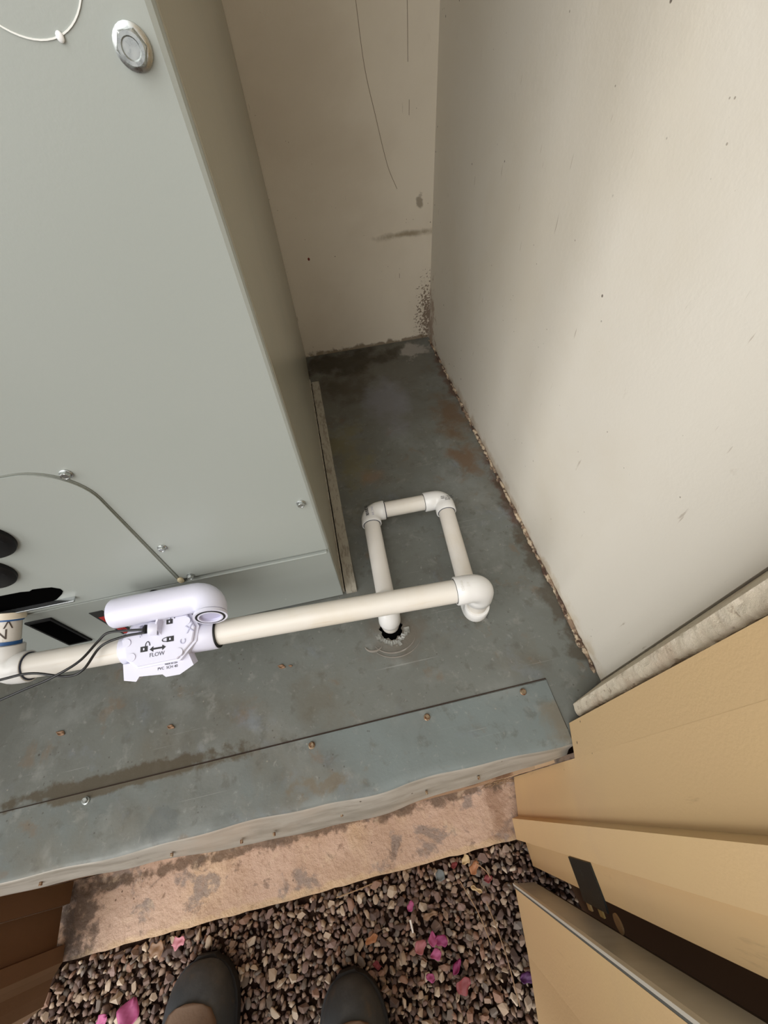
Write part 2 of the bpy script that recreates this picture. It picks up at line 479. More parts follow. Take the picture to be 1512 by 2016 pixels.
def hexbolt(parent, c, axis, r, name='screw', mat=None, h=None):
    """hex washer-head screw, one mesh"""
    mat = mat or ZINC
    c = Vector(c); ax = Vector(axis).normalized(); h = h or r*0.75
    bm = bmesh.new()
    up = Vector((0, 0, 1)) if abs(ax.z) < 0.9 else Vector((0, 1, 0))
    u = ax.cross(up).normalized(); w = ax.cross(u)
    def rg(rad, hh, n, seg=24, ph=0):
        vs = []
        for k in range(seg):
            t = 2*math.pi*k/seg
            rr = rad
            if n: # hexagon
                m_ = (t+ph) % (math.pi/3)
                rr = rad*math.cos(math.pi/6)/math.cos(m_-math.pi/6)
            vs.append(bm.verts.new(c+(u*math.cos(t)+w*math.sin(t))*rr+ax*hh))
        return vs
    R_ = [rg(r, -0.0005, 0), rg(r, h*0.18, 0), rg(r*0.86, h*0.30, 0), rg(r*0.82, h*0.32, 1), rg(r*0.80, h*0.92, 1), rg(r*0.68, h, 0), rg(r*0.50, h, 0), rg(r*0.44, h*0.88, 0)]
    for a, b in zip(R_, R_[1:]):
        for k in range(24): bm.faces.new((a[k], a[(k+1) % 24], b[(k+1) % 24], b[k]))
    bm.faces.new(R_[-1])
    return from_bm(name, bm, mat, parent, auto=30)
def text_mesh(name, s, size, mat, parent, M4, depth=0.0002, wrap=None):
    cu = D.curves.new(name, 'FONT'); cu.body = s; cu.size = size; cu.extrude = depth
    cu.align_x = 'CENTER'; cu.align_y = 'CENTER'; cu.resolution_u = 3
    to = D.objects.new(name, cu); COL.objects.link(to)
    dg = bpy.context.evaluated_depsgraph_get()
    me = D.meshes.new_from_object(to.evaluated_get(dg))
    D.objects.remove(to); D.curves.remove(cu)
    me.name = name
    me.materials.clear()
    for v in me.vertices:
        p_ = Vector(v.co)
        if wrap:      # lettering laid round a cylinder of radius wrap whose axis is local x
            a = p_.y/wrap
            p_ = Vector((p_.x, math.sin(a)*(wrap+p_.z), math.cos(a)*(wrap+p_.z)))
        v.co = M4 @ p_
    return link(name, me, mat, parent)
def basis(o, x, y):
    x = Vector(x).normalized(); y = Vector(y); y = (y-x*y.dot(x)).normalized(); z = x.cross(y)
    m = Matrix.Identity(4)
    for i in range(3): m[i][0], m[i][1], m[i][2], m[i][3] = x[i], y[i], z[i], o[i]
    return m

# ------------------------------------------------------------------ the setting
def struct(o): o['kind'] = 'structure'; return o
struct(box('wall_right', 0.29, 0.41, 0.086, 1.05, -0.43, 2.0, MWR))
struct(box('wall_back', -1.25, 0.29, 0.98, 1.05, -0.43, 2.0, MWB))
struct(box('wall_left', -1.32, -1.25, 0.086, 1.05, -0.43, 2.0, MWR))
struct(box('ceiling', -1.32, 0.41, 0.02, 1.05, 2.0, 2.06, MWB))
# platform under the pan
bm = box_bm(-1.25, 0.2885, 0.034, 0.979, -0.43, -0.0042)
lo_ = [(-1.25, 0.0225), (-0.45, 0.0220), (-0.33, 0.0190), (-0.22, 0.0100), (-0.10, 0.0070), (0.1400, 0.0068), (0.1400, 0.0345), (-1.25, 0.0345)]
va_ = [bm.verts.new((x, y, -0.43)) for x, y in lo_]; vb_ = [bm.verts.new((x, y, -0.041)) for x, y in lo_]
bm.faces.new(va_[::-1]); bm.faces.new(vb_)
for i in range(8): bm.faces.new((va_[i], va_[(i+1) % 8], vb_[(i+1) % 8], vb_[i]))
struct(from_bm('trim_1', bm, PLAT))
# concrete kerb
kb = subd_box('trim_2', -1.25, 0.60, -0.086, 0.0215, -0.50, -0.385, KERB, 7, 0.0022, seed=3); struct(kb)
wb_ = D.objects['wall_back']
for pts in ([(0.157, 0.570), (0.164, 0.500), (0.178, 0.440), (0.196, 0.370), (0.214, 0.330)], [(0.236, 0.600), (0.2375, 0.560), (0.2380, 0.500)], [(0.2400, 0.455), (0.2395, 0.435)], [(0.2150, 0.170), (0.2145, 0.160)]):
    tube('hairline_crack', smooth_path([(x, 0.9799, z) for x, z in pts], 5), 0.00045, M('crack_line', (128, 112, 92), 0.9).m, wb_, 5)
# rough stucco jamb at the front end of the right wall
bm = bmesh.new()
NZs = 110; prof = []
from mathutils import noise as NZ
zz = [0.002+i*(1.6-0.002)/800 for i in range(801)]
cols = [(0.2905, 0.084), (0.2400, 0.0665), (0.2384, 0.0655), (0.2379, 0.0620), (0.2376, 0.0585), (0.2378, 0.0550), (0.2384, 0.0520), (0.2400, 0.0500), (0.246, 0.0485), (0.30, 0.046), (0.40, 0.046), (0.40, 0.084)]
rows = []
for z in zz:
    r_ = []
    for i, (x, y) in enumerate(cols):
        dx = dy = 0
        if 3 <= i <= 8:
            q = Vector((x*60, y*90, z*60))
            dx = (NZ.noise(q)+0.7*NZ.noise(q*2.7)+0.5*NZ.noise(q*6.0))*0.0020
            dy = NZ.noise(q+Vector((5, 5, 5)))*0.002 * (1 if i > 4 else 0.4)
        r_.append(bm.verts.new((x+dx, y+dy, z)))
    rows.append(r_)
for a, b in zip(rows, rows[1:]):
    for k in range(len(cols)):
        bm.faces.new((a[k], a[(k+1) % len(cols)], b[(k+1) % len(cols)], b[k]))
bm.faces.new(rows[0][::-1]); bm.faces.new(rows[-1])
struct(from_bm('trim_3', bm, STUC, auto=35))
# house wall outside, right of the doors, and the ground
struct(box('wall_front', 0.41, 2.2, -0.02, 0.086, -0.43, 2.6, STUC))
struct(box('wall_front_left', -2.6, -1.32, -0.02, 0.086, -0.43, 2.6, STUC))

# ------------------------------------------------------------------ drain pan with bent front flashing
pan = empty('metal_floor_pan', (0, 0.5, 0), label='weathered grey sheet metal pan covering the closet floor, with screwed front flashing', cat='metal pan')
bm = bmesh.new()
hole_c = Vector((0.0224, 0.222)); N = 40
xs = [-1.249, 0.2895]; y0, y1 = 0.030, 0.9795
# sheet: fan of quads around the drain hole
def border(t):
    d = Vector((math.cos(t), math.sin(t)))
    k = 1e9
    if d.x > 1e-6: k = min(k, (xs[1]-hole_c.x)/d.x)
    if d.x < -1e-6: k = min(k, (xs[0]-hole_c.x)/d.x)
    if d.y > 1e-6: k = min(k, (y1-hole_c.y)/d.y)
    if d.y < -1e-6: k = min(k, (y0-hole_c.y)/d.y)
    return hole_c+d*k
angs = [2*math.pi*i/N for i in range(N)]
for cx_, cy_ in ((xs[0], y0), (xs[1], y0), (xs[0], y1), (xs[1], y1)):
    angs.append(math.atan2(cy_-hole_c.y, cx_-hole_c.x) % (2*math.pi))
angs = sorted(angs)
rings_ = []
for t in angs:
    d = Vector((math.cos(t), math.sin(t)))
    jag = 0.0172+0.0014*math.sin(7*t)+0.001*math.sin(13*t)
    pts_ = [hole_c+d*jag]*2+[hole_c+d*(0.030)]+[border(t)]
    rings_.append([bm.verts.new((pts_[0].x, pts_[0].y, -0.003)), bm.verts.new((pts_[1].x, pts_[1].y, 0.0008)), bm.verts.new((pts_[2].x, pts_[2].y, 0)), bm.verts.new((pts_[3].x, pts_[3].y, 0)), bm.verts.new((pts_[3].x, pts_[3].y, -0.003))])
for i in range(len(rings_)):
    a, b = rings_[i], rings_[(i+1) % len(rings_)]
    for k in range(4): bm.faces.new((a[k], a[k+1], b[k+1], b[k]))
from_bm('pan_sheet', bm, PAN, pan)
# dark pipe sleeve under the hole
tube('drain_sleeve', [(0.0224, 0.222, -0.004), (0.0224, 0.222, -0.09)], 0.0185, DEEP, pan, 24, (False, True))
ring('drain_shadow', (0.0224, 0.222, -0.0036), (0, 0, 1), 0.0002, 0.0200, 0.0004, DEEP, pan)
bm = bmesh.new()
for i in range(16):
    t = -2.9+2.7*i/15; r1 = 0.0172+0.003*rs.rand(); r2 = r1+0.005+0.004*rs.rand()
    q = [Vector((0.0224+r1*math.cos(t-0.12), 0.221+r1*math.sin(t-0.12), 0.0006)), Vector((0.0224+r2*math.cos(t-0.05), 0.221+r2*math.sin(t-0.05), 0.0010)), Vector((0.0224+r2*math.cos(t+0.12), 0.221+r2*math.sin(t+0.12), 0.0014)), Vector((0.0224+r1*math.cos(t+0.10), 0.221+r1*math.sin(t+0.10), 0.0030*rs.rand()+0.001))]
    vs = [bm.verts.new(v) for v in q]; bm.faces.new(vs)
o_ = from_bm('torn_sealant_film', bm, FILM, pan)
md_ = o_.modifiers.new('thickness', 'SOLIDIFY'); md_.thickness = 0.0005
# arcs of old sealant in front of the hole
def arc_strip(c, r, a0, a1, w, z=0.0006, mat=SEAL, name='sealant_smear'):
    pts = [(c[0]+r*math.cos(math.radians(a0+(a1-a0)*i/18)), c[1]+r*math.sin(math.radians(a0+(a1-a0)*i/18))*0.8, z) for i in range(19)]
    return tube(name, pts, [w*math.sin(math.pi*(i+1)/20)+0.0002 for i in range(19)], mat, pan, 6)
arc_strip((0.024, 0.212), 0.034, 205, 335, 0.0010)
arc_strip((0.026, 0.210), 0.040, 215, 330, 0.0007)
arc_strip((-0.008, 0.205), 0.014, 190, 330, 0.0016)
# flashing: flat leaf + rolled front drop, slightly dented
bm = bmesh.new()
fx0, fx1 = -1.249, 0.2172
nx = 160
rows = []
for i in range(nx+1):
    x = fx0+(fx1-fx0)*i/nx
    s = (x+0.5)/0.72
    back = 0.0995+0.004*s*0.6
    fe = 0.0275-0.0035*max(0, min(1, s)) + 0.0012*math.sin(x*23)+0.0008*math.sin(x*57)
    if -0.10 < x < 0.0: fe -= 0.0022*math.sin((x+0.10)/0.10*math.pi)
    outw = float(np.interp(x, [-0.7, -0.5, -0.33, -0.2, -0.08, 0.03, 0.135, 0.2, 0.217], [0.009, 0.011, 0.012, 0.022, 0.021, 0.019, 0.014, 0.009, 0.008]))
    dz = 0.0008*math.sin(x*31)+0.0006*math.sin(x*11)
    pr_ = [(back, 0.0003), (back, 0.0019), (back-0.02, 0.0018), ((back+fe)/2, 0.0022+dz*0.5), (fe+0.012, 0.0022+dz), (fe+0.004, 0.0018+dz), (fe, 0.0004+dz), (fe-0.0022, -0.003), (fe-outw*0.35, -0.013), (fe-outw*0.62+dz, -0.024), (fe-outw, -0.036+dz), (fe-outw-0.001, -0.040+dz), (fe-outw+0.002, -0.040+dz), (fe-outw+0.003, -0.035), (fe-0.001, -0.006)]
    rows.append([bm.verts.new((x, y, z)) for y, z in pr_])
for a, b in zip(rows, rows[1:]):
    for k in range(len(pr_)-1):
        f_ = bm.faces.new((a[k], b[k], b[k+1], a[k+1]))
        f_.material_index = 1 if k >= 6 else 0
bmesh.ops.recalc_face_normals(bm, faces=bm.faces)
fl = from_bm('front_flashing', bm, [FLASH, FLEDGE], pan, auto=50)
tag(fl, label='bluish grey bent metal strip along the front of the pan')
for x, y, m_ in ((-0.400, 0.0905, ZINC), (-0.113, 0.0912, RUSTZ), (0.0432, 0.0915, RUSTZ), (0.180, 0.094, RUSTZ)):
    s_ = hexbolt(fl, (x, y, 0.0022), (0, 0, 1), 0.0044, mat=m_, h=0.0042)
tube('seam_shadow', [(-1.2, 0.0968, 0.0008), (-0.5, 0.1000, 0.0008), (0.2174, 0.1040, 0.0008), (0.2180, 0.0400, 0.0008)], 0.0007, M('seam_shadow_brown', (52, 36, 26), 0.9).m, fl, 6)  # dark tube along the seam stands in for the flashing lip's shadow
# nail stubs on the drop
for x, y in ((-0.455, 0.0180), (-0.30, 0.0135), (-0.215, 0.0090), (-0.175, 0.0080), (0.02, 0.0105), (0.09, 0.0120), (-0.09, 0.0100)):
    s_ = box('nail_stub', x, x+0.0032, y-0.0010, y+0.0030, -0.0255, -0.0225, RUSTZ, fl, 0.0006)

# crumbly joint along the right wall
bm = bmesh.new()
for i in range(420):
    y = 0.10+0.86*rs.rand()
    r_ = 0.0012+0.0024*rs.rand()*(1.3-0.7*y)
    q = Vector((0.2885-abs(rs.normal(0, 0.0016)), y, 0.0005+0.002*rs.rand()))
    v = bmesh.ops.create_icosphere(bm, subdivisions=1, radius=r_)['verts']
    st = 1+3*rs.rand()
    for w in v: w.co = Vector((w.co.x*0.9, w.co.y*st, w.co.z))*(0.8+0.4*rs.rand())+q
tag(from_bm('crumbled_joint_filler', bm, JOINT), 'crumbling brown and cream filler in the joint between pan and right wall', 'joint filler', kind='stuff')

# ------------------------------------------------------------------ the grey cabinet
UX, UY, UB = -0.040, 0.2936, 0.9785      # right side, front plane, back
unit = empty('air_handler', (-0.5, 0.62, 0), label='tall grey enamelled steel air handler cabinet standing at left against the back wall', cat='air handler')
# body
bm = box_bm(-1.15, UX, UY+0.006, UB, 0.0015, 1.55, 0.0025)
from_bm('casing', bm, ENAMS, unit)
# base panel across the front bottom
bp_ = box('base_panel', -1.149, UX-0.001, UY, UY+0.010, 0.002, 0.1455, ENAM, unit, 0.0012)
box('panel_lip', -1.149, UX-0.004, UY-0.0055, UY+0.004, 0.1440, 0.1462, ENAM, unit, 0.0006)
box('joint_shadow_gap', -1.145, UX-0.002, UY+0.0035, UY+0.008, 0.1455, 0.151, DEEP, unit)
# front door panel
dp = from_bm('door_panel', box_bm(-1.149, UX+0.0002, UY-0.0045, UY+0.006, 0.1505, 1.55, 0.0035), ENAM, unit)
# lower access panel with rounded top corner (raised plate)
AX1, AZ0, AZ1, rc = -0.2305, 0.1495, 0.3670, 0.045
poly = [(-0.95, AZ0), (AX1-0.002, AZ0)]
for i in range(13):
    t = i/12*math.pi/2
    poly.append((AX1-rc+rc*math.cos(t), AZ1-rc+rc*math.sin(t)))
poly.append((-0.95, AZ1))
bm = bmesh.new()
a_ = [bm.verts.new((x, UY-0.0070, z)) for x, z in poly]; b_ = [bm.verts.new((x, UY-0.004, z)) for x, z in poly]
bm.faces.new(a_); bm.faces.new(b_[::-1])
for i in range(len(poly)): bm.faces.new((a_[i], b_[i], b_[(i+1) % len(poly)], a_[(i+1) % len(poly)]))
bmesh.ops.bevel(bm, geom=[e for e in bm.edges if all(abs(v.co.y-(UY-0.0070)) < 1e-6 for v in e.verts)], offset=0.0018, segments=3, affect='EDGES')
ap = from_bm('access_panel', bm, ENAM, unit)
# shadowed reveal round the access panel
rev = [(x, UY-0.0048, z) for x, z in poly[1:]]
tube('panel_reveal', [(p_[0]+0.0007, p_[1], p_[2]+0.0007) for p_ in rev], 0.0008, M('reveal_grey', (112, 116, 108), 0.6).m, unit, 8)
b_ = from_bm('caulk_blob', bmesh.new(), CAULK, unit)
bm = bmesh.new(); v = bmesh.ops.create_icosphere(bm, subdivisions=2, radius=0.0040)['verts']
for w in v: w.co = Vector((w.co.x, w.co.y*0.8, w.co.z*1.5))+Vector((-0.2315, UY-0.006, 0.1535))
bm.to_mesh(b_.data); bm.free()
for x, z, r_ in ((-0.237, 0.358, 0.0052), (-0.054, 0.257, 0.0050), (-0.219, 0.2270, 0.0050), (-0.2175, 0.1575, 0.0048)):
    hexbolt(unit, (x, UY-0.0045, z), (0, -1, 0), r_, h=0.0045)
hexbolt(unit, (-0.277, UY, 0.129), (0, -1, 0), 0.0056, h=0.006, mat=BLACK)
hexbolt(unit, (-0.0545, UY-0.0045, 0.590), (0, -1, 0), 0.0078, h=0.0058)
# knockout ring with its edge glint put into pale colour, and glue dot
ring('knockout_ring', (-0.088, UY-0.0047, 0.6205), (0, 1, 0), 0.0256, 0.0262, 0.0006, M('ring_glint', (226, 228, 224), 0.3).m, unit, 64)
bm = bmesh.new(); v = bmesh.ops.create_icosphere(bm, subdivisions=2, radius=0.0016)['verts']
for w in v: w.co = Vector((w.co.x, w.co.y*0.5, w.co.z*1.2))+Vector((-0.0822, UY-0.0052, 0.5950))
from_bm('glue_dot', bm, WHITEGLUE, unit, smooth=True)
# rubber grommets
def grommet(x, z):
    pts = [(x, UY-0.006, z), (x, UY-0.011, z), (x, UY-0.0130, z), (x, UY-0.0145, z), (x, UY-0.0140, z), (x, UY-0.0100, z)]
    o = tube('rubber_grommet', pts, [0.0262, 0.0262, 0.0245, 0.0215, 0.0165, 0.0150], BLACK, unit, 40, (True, True), auto=30)
    return o
grommet(-0.3545, 0.2975); grommet(-0.392, 0.2470)
# ragged opening with bent steel lip
bm = bmesh.new()
out_ = [(-0.470, 0.162), (-0.470, 0.196), (-0.425, 0.200), (-0.392, 0.1995), (-0.384, 0.1975), (-0.379, 0.2000), (-0.368, 0.1985), (-0.360, 0.1965), (-0.3545, 0.1900), (-0.3555, 0.1840), (-0.3600, 0.1790), (-0.372, 0.1700), (-0.385, 0.1655), (-0.405, 0.162)]
a_ = [bm.verts.new((x, UY-0.0076, z)) for x, z in out_]
b_ = [bm.verts.new((x, UY-0.0050, z)) for x, z in out_]
bm.faces.new(a_)
for i in range(len(out_)): bm.faces.new((a_[i], b_[i], b_[(i+1) % len(out_)], a_[(i+1) % len(out_)]))
from_bm('torn_opening', bm, DEEP, unit)
bm = bmesh.new()
lp = [(-0.470, 0.1600), (-0.3535, 0.1720), (-0.3500, 0.1775)]
box_bm(-0.475, -0.352, UY-0.0135, UY-0.0068, 0.1655, 0.1680, 0.0006, bm)
from_bm('bent_steel_lip', bm, BARE, unit)
# louvre / recessed nameplate slot, black
sl = box('recessed_slot_frame', -0.4500, -0.4160, UY-0.0022, UY+0.001, 0.0320, 0.1190, BLACK, unit, 0.0010)
box('slot_recess', -0.4460, -0.4200, UY-0.0026, UY-0.0012, 0.0370, 0.1140, DEEP, unit)
# black and red warning label
wl = box('warning_label', -0.3735, -0.3560, UY-0.0008, UY+0.0002, 0.0250, 0.1100, M('label_black', (38, 38, 38), 0.5).m, unit, 0.0001)
rl = box('red_band', -0.3700, -0.3595, UY-0.0012, UY-0.0006, 0.0280, 0.0940, REDL, wl)
text_mesh('lettering', 'DANGER', 0.0105, M('label_print', (120, 20, 22), 0.6).m, wl, basis((-0.3648, UY-0.0014, 0.064), (0, 0, -1), (1, 0, 0)), 0.0001)
# base rails along the right foot of the cabinet
box('foot_rail', UX-0.002, UX+0.0022, UY+0.004, 0.862, 0.0004, 0.0150, RAIL, unit, 0.0006)
box('rail_shadow_gap', UX+0.0018, UX+0.0034, UY+0.006, 0.860, 0.0003, 0.0030, DEEP, unit)
rail = subd_box('metal_edge_rail', UX+0.0040, UX+0.0215, UY+0.0012, 0.858, 0.0002, 0.0085, RAIL, 7, 0.0006, seed=8)
tag(rail, 'narrow weathered grey rail lying along the right foot of the grey cabinet', 'rail')

# ------------------------------------------------------------------ condensate pipe run
MR, LR = 0.0148, 0.0136
ZM, ZL = 0.128, 0.040
dp_ = empty('drain_pipe', (0.0224, 0.224, 0), label='white plastic condensate drain pipe run with a square loop of elbows on the pan', cat='pipe')
mE = Vector((0.1410, 0.2030, ZM)); mL = Vector((-0.446, 0.2290, ZM))
dm = (mE-mL).normalized()
vE = Vector((0.1435, 0.2025, ZL))
bR = Vector((0.1590, 0.4150, ZL)); bL = Vector((0.0285, 0.4165, ZL)); fE = Vector((0.0224, 0.2300, ZL))
o = tube('pipe', [mL+dm*0.010, mL.lerp(mE, 0.5), mE-dm*0.010], MR, PVC, dp_); o['label'] = 'long horizontal pipe in front of the cabinet'
d1 = (bR-vE).normalized(); d2 = (bL-bR).normalized(); d3 = (fE-bL).normalized()
tube('pipe', [vE+d1*0.012, bR-d1*0.012], LR, PVC2, dp_)
tube('pipe', [bR+d2*0.012, bL-d2*0.012], LR, PVC, dp_)
tube('pipe', [bL+d3*0.012, fE-d3*0.012], LR, PVC2, dp_)
tube('pipe', [mE-Vector((0, 0, 0.012)), vE+Vector((0, 0, 0.012))], LR, PVC, dp_)
tube('pipe', [fE-Vector((0, 0, 0.012)), fE-Vector((0, 0.002, 0.09))], LR, PVC, dp_)
e1 = elbow('elbow_fitting', mE, -dm, (0, 0, -1), dp_, FIT, 0.0182, 0.0156, 0.034, 0.031, 0.0165)
e2 = elbow('elbow_fitting', vE, d1, (0, 0, 1), dp_, FIT, 0.0170, 0.0143, 0.030, 0.030, 0.016)
e3 = elbow('elbow_fitting', bR, -d1, d2, dp_, FIT, 0.0170, 0.0143, 0.030, 0.034, 0.016)
e4 = elbow('elbow_fitting', bL, -d2, d3, dp_, FIT, 0.0168, 0.0143, 0.026, 0.026, 0.018)
e5 = elbow('elbow_fitting', fE, -d3, (0, 0, -1), dp_, FIT, 0.0166, 0.0143, 0.030, 0.026, 0.016)
for nm, c_, ax_, r_, m_, pr_ in (('glue_ring', bL-d2*0.0268, d2, LR, DKBLUE, e4), ('glue_ring', bL+d3*0.0258, d3, LR, DKBLUE, e4), ('glue_ring', bR-d1*0.0298, d1, LR, DKBLUE, e3), ('glue_ring', bR+d2*0.0338, d2, LR, INK, e3), ('glue_ring', mE-dm*0.0336, dm, MR, INK, e1)):
    ring(nm, c_, ax_, r_-0.0006, r_+0.0010, 0.0014, m_, pr_)
# left elbow and the stub that runs back into the cabinet
sd = Vector((0.012, 0.060, 0.035)).normalized()
e6 = elbow('elbow_fitting', mL, dm, sd, dp_, FIT, 0.0184, 0.0156, 0.030, 0.030, 0.0165)
ring('glue_ring', mL+dm*0.0298, dm, MR-0.0006, MR+0.0016, 0.0022, DKBLUE, e6)
st = tube('pipe', [mL+sd*0.012, mL+sd*0.064], LR, PVC2, dp_, 48)
ring('primer_ring', mL+sd*0.0325, sd, LR-0.0005, LR+0.0010, 0.0040, BLUE, st)
ring('primer_ring', mL+sd*0.0600, sd, LR-0.0005, LR+0.0016, 0.0032, BLUE, st)
cp = tube('coupling', [mL+sd*0.0610, mL+sd*0.0605, mL+sd*0.0615, mL+sd*0.0685], [LR+0.0002, 0.0166, 0.0174, 0.0174], M('cream_fitting', (222, 212, 192), 0.35).m, dp_, 36, auto=35)
# print on the stub: two letters running along it
side = sd.cross(Vector((0, 0, 1))).normalized()
tw = basis(mL+sd*0.0460, side, sd)          # unwrapped below
def wrap_text(s, size, along, centre, axis, up, R_, mat, parent, name='print'):
    """axis = direction the cylinder runs, up = outward direction at the text's middle"""
    axis = Vector(axis).normalized(); up = Vector(up); up = (up-axis*up.dot(axis)).normalized()
    m4 = Matrix.Identity(4); s3 = up.cross(axis).normalized()   # local x axis, y side, z up
    for i in range(3): m4[i][0], m4[i][1], m4[i][2], m4[i][3] = axis[i], s3[i], up[i], centre[i]
    rot = Matrix.Rotation(along, 4, 'Z')
    cu = D.curves.new(name, 'FONT'); cu.body = s; cu.size = size; cu.align_x = 'CENTER'; cu.align_y = 'CENTER'; cu.resolution_u = 2
    cu.extrude = 0.0001
    to = D.objects.new(name, cu); COL.objects.link(to)
    me = D.meshes.new_from_object(to.evaluated_get(bpy.context.evaluated_depsgraph_get()))
    D.objects.remove(to); D.curves.remove(cu); me.materials.clear(); me.name = name
    bm = bmesh.new(); bm.from_mesh(me)
    bmesh.ops.subdivide_edges(bm, edges=[e for e in bm.edges if e.calc_length() > size*0.25], cuts=2)
    for v in bm.verts:
        p_ = rot @ v.co; a = p_.y/R_; rr = R_+0.00025+p_.z
        v.co = m4 @ Vector((p_.x, math.sin(a)*rr, math.cos(a)*rr))
    bm.to_mesh(me); bm.free()
    return link(name, me, mat, parent)
viewup = Vector((0.35, -0.30, 0.9))
wrap_text('N', 0.017, math.radians(90), mL+sd*0.0445, sd, Vector((0.25, -0.5, 0.8)), LR, NINK, st)
wrap_text('V', 0.015, math.radians(90), mL+sd*0.0560, sd, Vector((0.6, -0.3, 0.6)), LR, NINK, st)
wrap_text('I', 0.013, math.radians(90), mL+sd*0.0360, sd, Vector((-0.2, -0.5, 0.8)), LR, NINK, st)
# prints on the loop elbows
def fit_text(s, size, c_, xdir, ydir, parent, mat=INK):
    text_mesh('print', s, size, mat, parent, basis(c_, xdir, ydir), 0.0001)
# barcode on left back elbow
for i, (w_, gap) in enumerate(zip([1, 2, 1, 1, 3, 1, 2, 1, 1, 2, 3, 1], range(12))):
    pass
bm = bmesh.new(); pos = 0
for w_ in (1, 2, 1, 1, 3, 1, 2, 1, 2, 3, 1):
    yy = bL.y+0.0040-pos*0.00075
    ang0 = math.radians(100); 
    x_ = bL.x-0.0050
    Rr = 0.0170
    zc = ZL+math.sqrt(Rr**2-0.0050**2)
    c0 = Vector((x_-0.0026, yy, ZL+math.sqrt(Rr**2-0.0076**2)+0.0002)); c1 = Vector((x_+0.0026, yy, ZL+math.sqrt(Rr**2-0.0024**2)+0.0002))
    dv = Vector((0, -0.00062*w_, 0))
    vs = [bm.verts.new(q) for q in (c0, c1, c1+dv, c0+dv)]
    bm.faces.new(vs); pos += w_+1
from_bm('bar_print', bm, INK, e4)
fit_text('PVC 3/4', 0.0052, (bL.x+0.0040, bL.y-0.0090, ZL+0.01685), (0, -1, 0), (1, 0, 0), e4, GREYINK)
for k, s_ in enumerate(('PVC-1 SCH40', 'NSF-pw D2466', '3/4 90')):
    fit_text(s_, 0.0034, (bR.x+0.0030, bR.y-0.0085-0.0034*k, ZL+0.01690+0.0003), (1, -0.10, 0), (0.10, 1, 0), e3)
fit_text('PVC 1', 0.0045, (vE.x+0.0125, vE.y-0.0120, ZL+0.0180), (0.4, 0.9, 0), (-1, 0.4, 0), e2)
wrap_text('D2466', 0.0050, math.radians(90), mE-dm*0.027, dm, Vector((-0.2, -0.1, 1)), 0.0182, M('emboss_white', (214, 212, 206), 0.4).m, e1)
wrap_text('3/4', 0.0050, math.radians(90), mE-dm*0.0195, dm, Vector((-0.2, -0.1, 1)), 0.0182, M('emboss_white', (214, 212, 206), 0.4).m, e1)

# ------------------------------------------------------------------ cleanout valve clamped over the main pipe
va = empty('drain_valve', (-0.25, 0.222, ZM), label='bluish white plastic cleanout valve with printed lock symbols on the long pipe', cat='valve')
def onm(x, dz=0):
    t = (x-mL.x)/(mE.x-mL.x); q = mL.lerp(mE, t); return Vector((q.x, q.y, q.z+dz))
# sockets either side
def socket(x0, x1, sgn):
    a, b = onm(x0), onm(x1)
    return tube('socket', [a, a.lerp(b, 0.03), b.lerp(a, 0.03), b, b-(b-a)*0.02], [0.0180, 0.0188, 0.0188, 0.0180, MR+0.0002], VALV, va, 40, (True, False), auto=35)
s1 = socket(-0.232, -0.1915, 1)
ring('gasket', onm(-0.1912), dm, MR-0.0006, MR+0.0030, 0.0024, BLACK, s1)
socket(-0.270, -0.303, -1)
# body: octagonal housing, thickest in the middle, under a tilted octagonal face plate
tilt = math.radians(16)
PC = Vector((-0.2520, 0.2130, 0.1500))
px = Vector((dm.x, dm.y, 0)).normalized()
py = (Vector((-px.y, px.x, 0))*math.cos(tilt)+Vector((0, 0, 1))*math.sin(tilt)).normalized()
pz = px.cross(py).normalized()
def plate_pt(u, v, w=0): return PC+px*u+py*v+pz*w
octo = [(-0.036, -0.014), (-0.024, -0.0245), (0.022, -0.0235), (0.040, -0.006), (0.043, 0.010), (0.034, 0.026), (-0.030, 0.026), (-0.042, 0.008)]
bm = bmesh.new()
L3 = []
for w, sc in ((-0.030, 0.80), (-0.020, 1.02), (-0.008, 1.06), (-0.0035, 1.06), (-0.003, 0.99), (0.0, 0.98), (0.0008, 0.95)):
    L3.append([bm.verts.new(plate_pt(u*sc, v*sc, w)) for u, v in octo])
for a, b in zip(L3, L3[1:]):
    for k in range(8): bm.faces.new((a[k], a[(k+1) % 8], b[(k+1) % 8], b[k]))
bm.faces.new(L3[0][::-1]); bm.faces.new(L3[-1])
from_bm('housing', bm, VALV, va)
# front skirt of the housing
bm = bmesh.new()
sk = [(-0.046, -0.018), (-0.044, -0.036), (-0.030, -0.0395), (-0.0265, -0.0345), (0.0, -0.0365), (0.004, -0.040), (0.020, -0.0400), (0.036, -0.032), (0.030, -0.018)]
a_ = [bm.verts.new(plate_pt(u, v, -0.010)) for u, v in sk]; b_ = [bm.verts.new(plate_pt(u, v+0.004, -0.022)) for u, v in sk]
bm.faces.new(a_); bm.faces.new(b_[::-1])
for i in range(len(sk)): bm.faces.new((a_[i], b_[i], b_[(i+1) % len(sk)], a_[(i+1) % len(sk)]))
from_bm('skirt', bm, VALV, va)
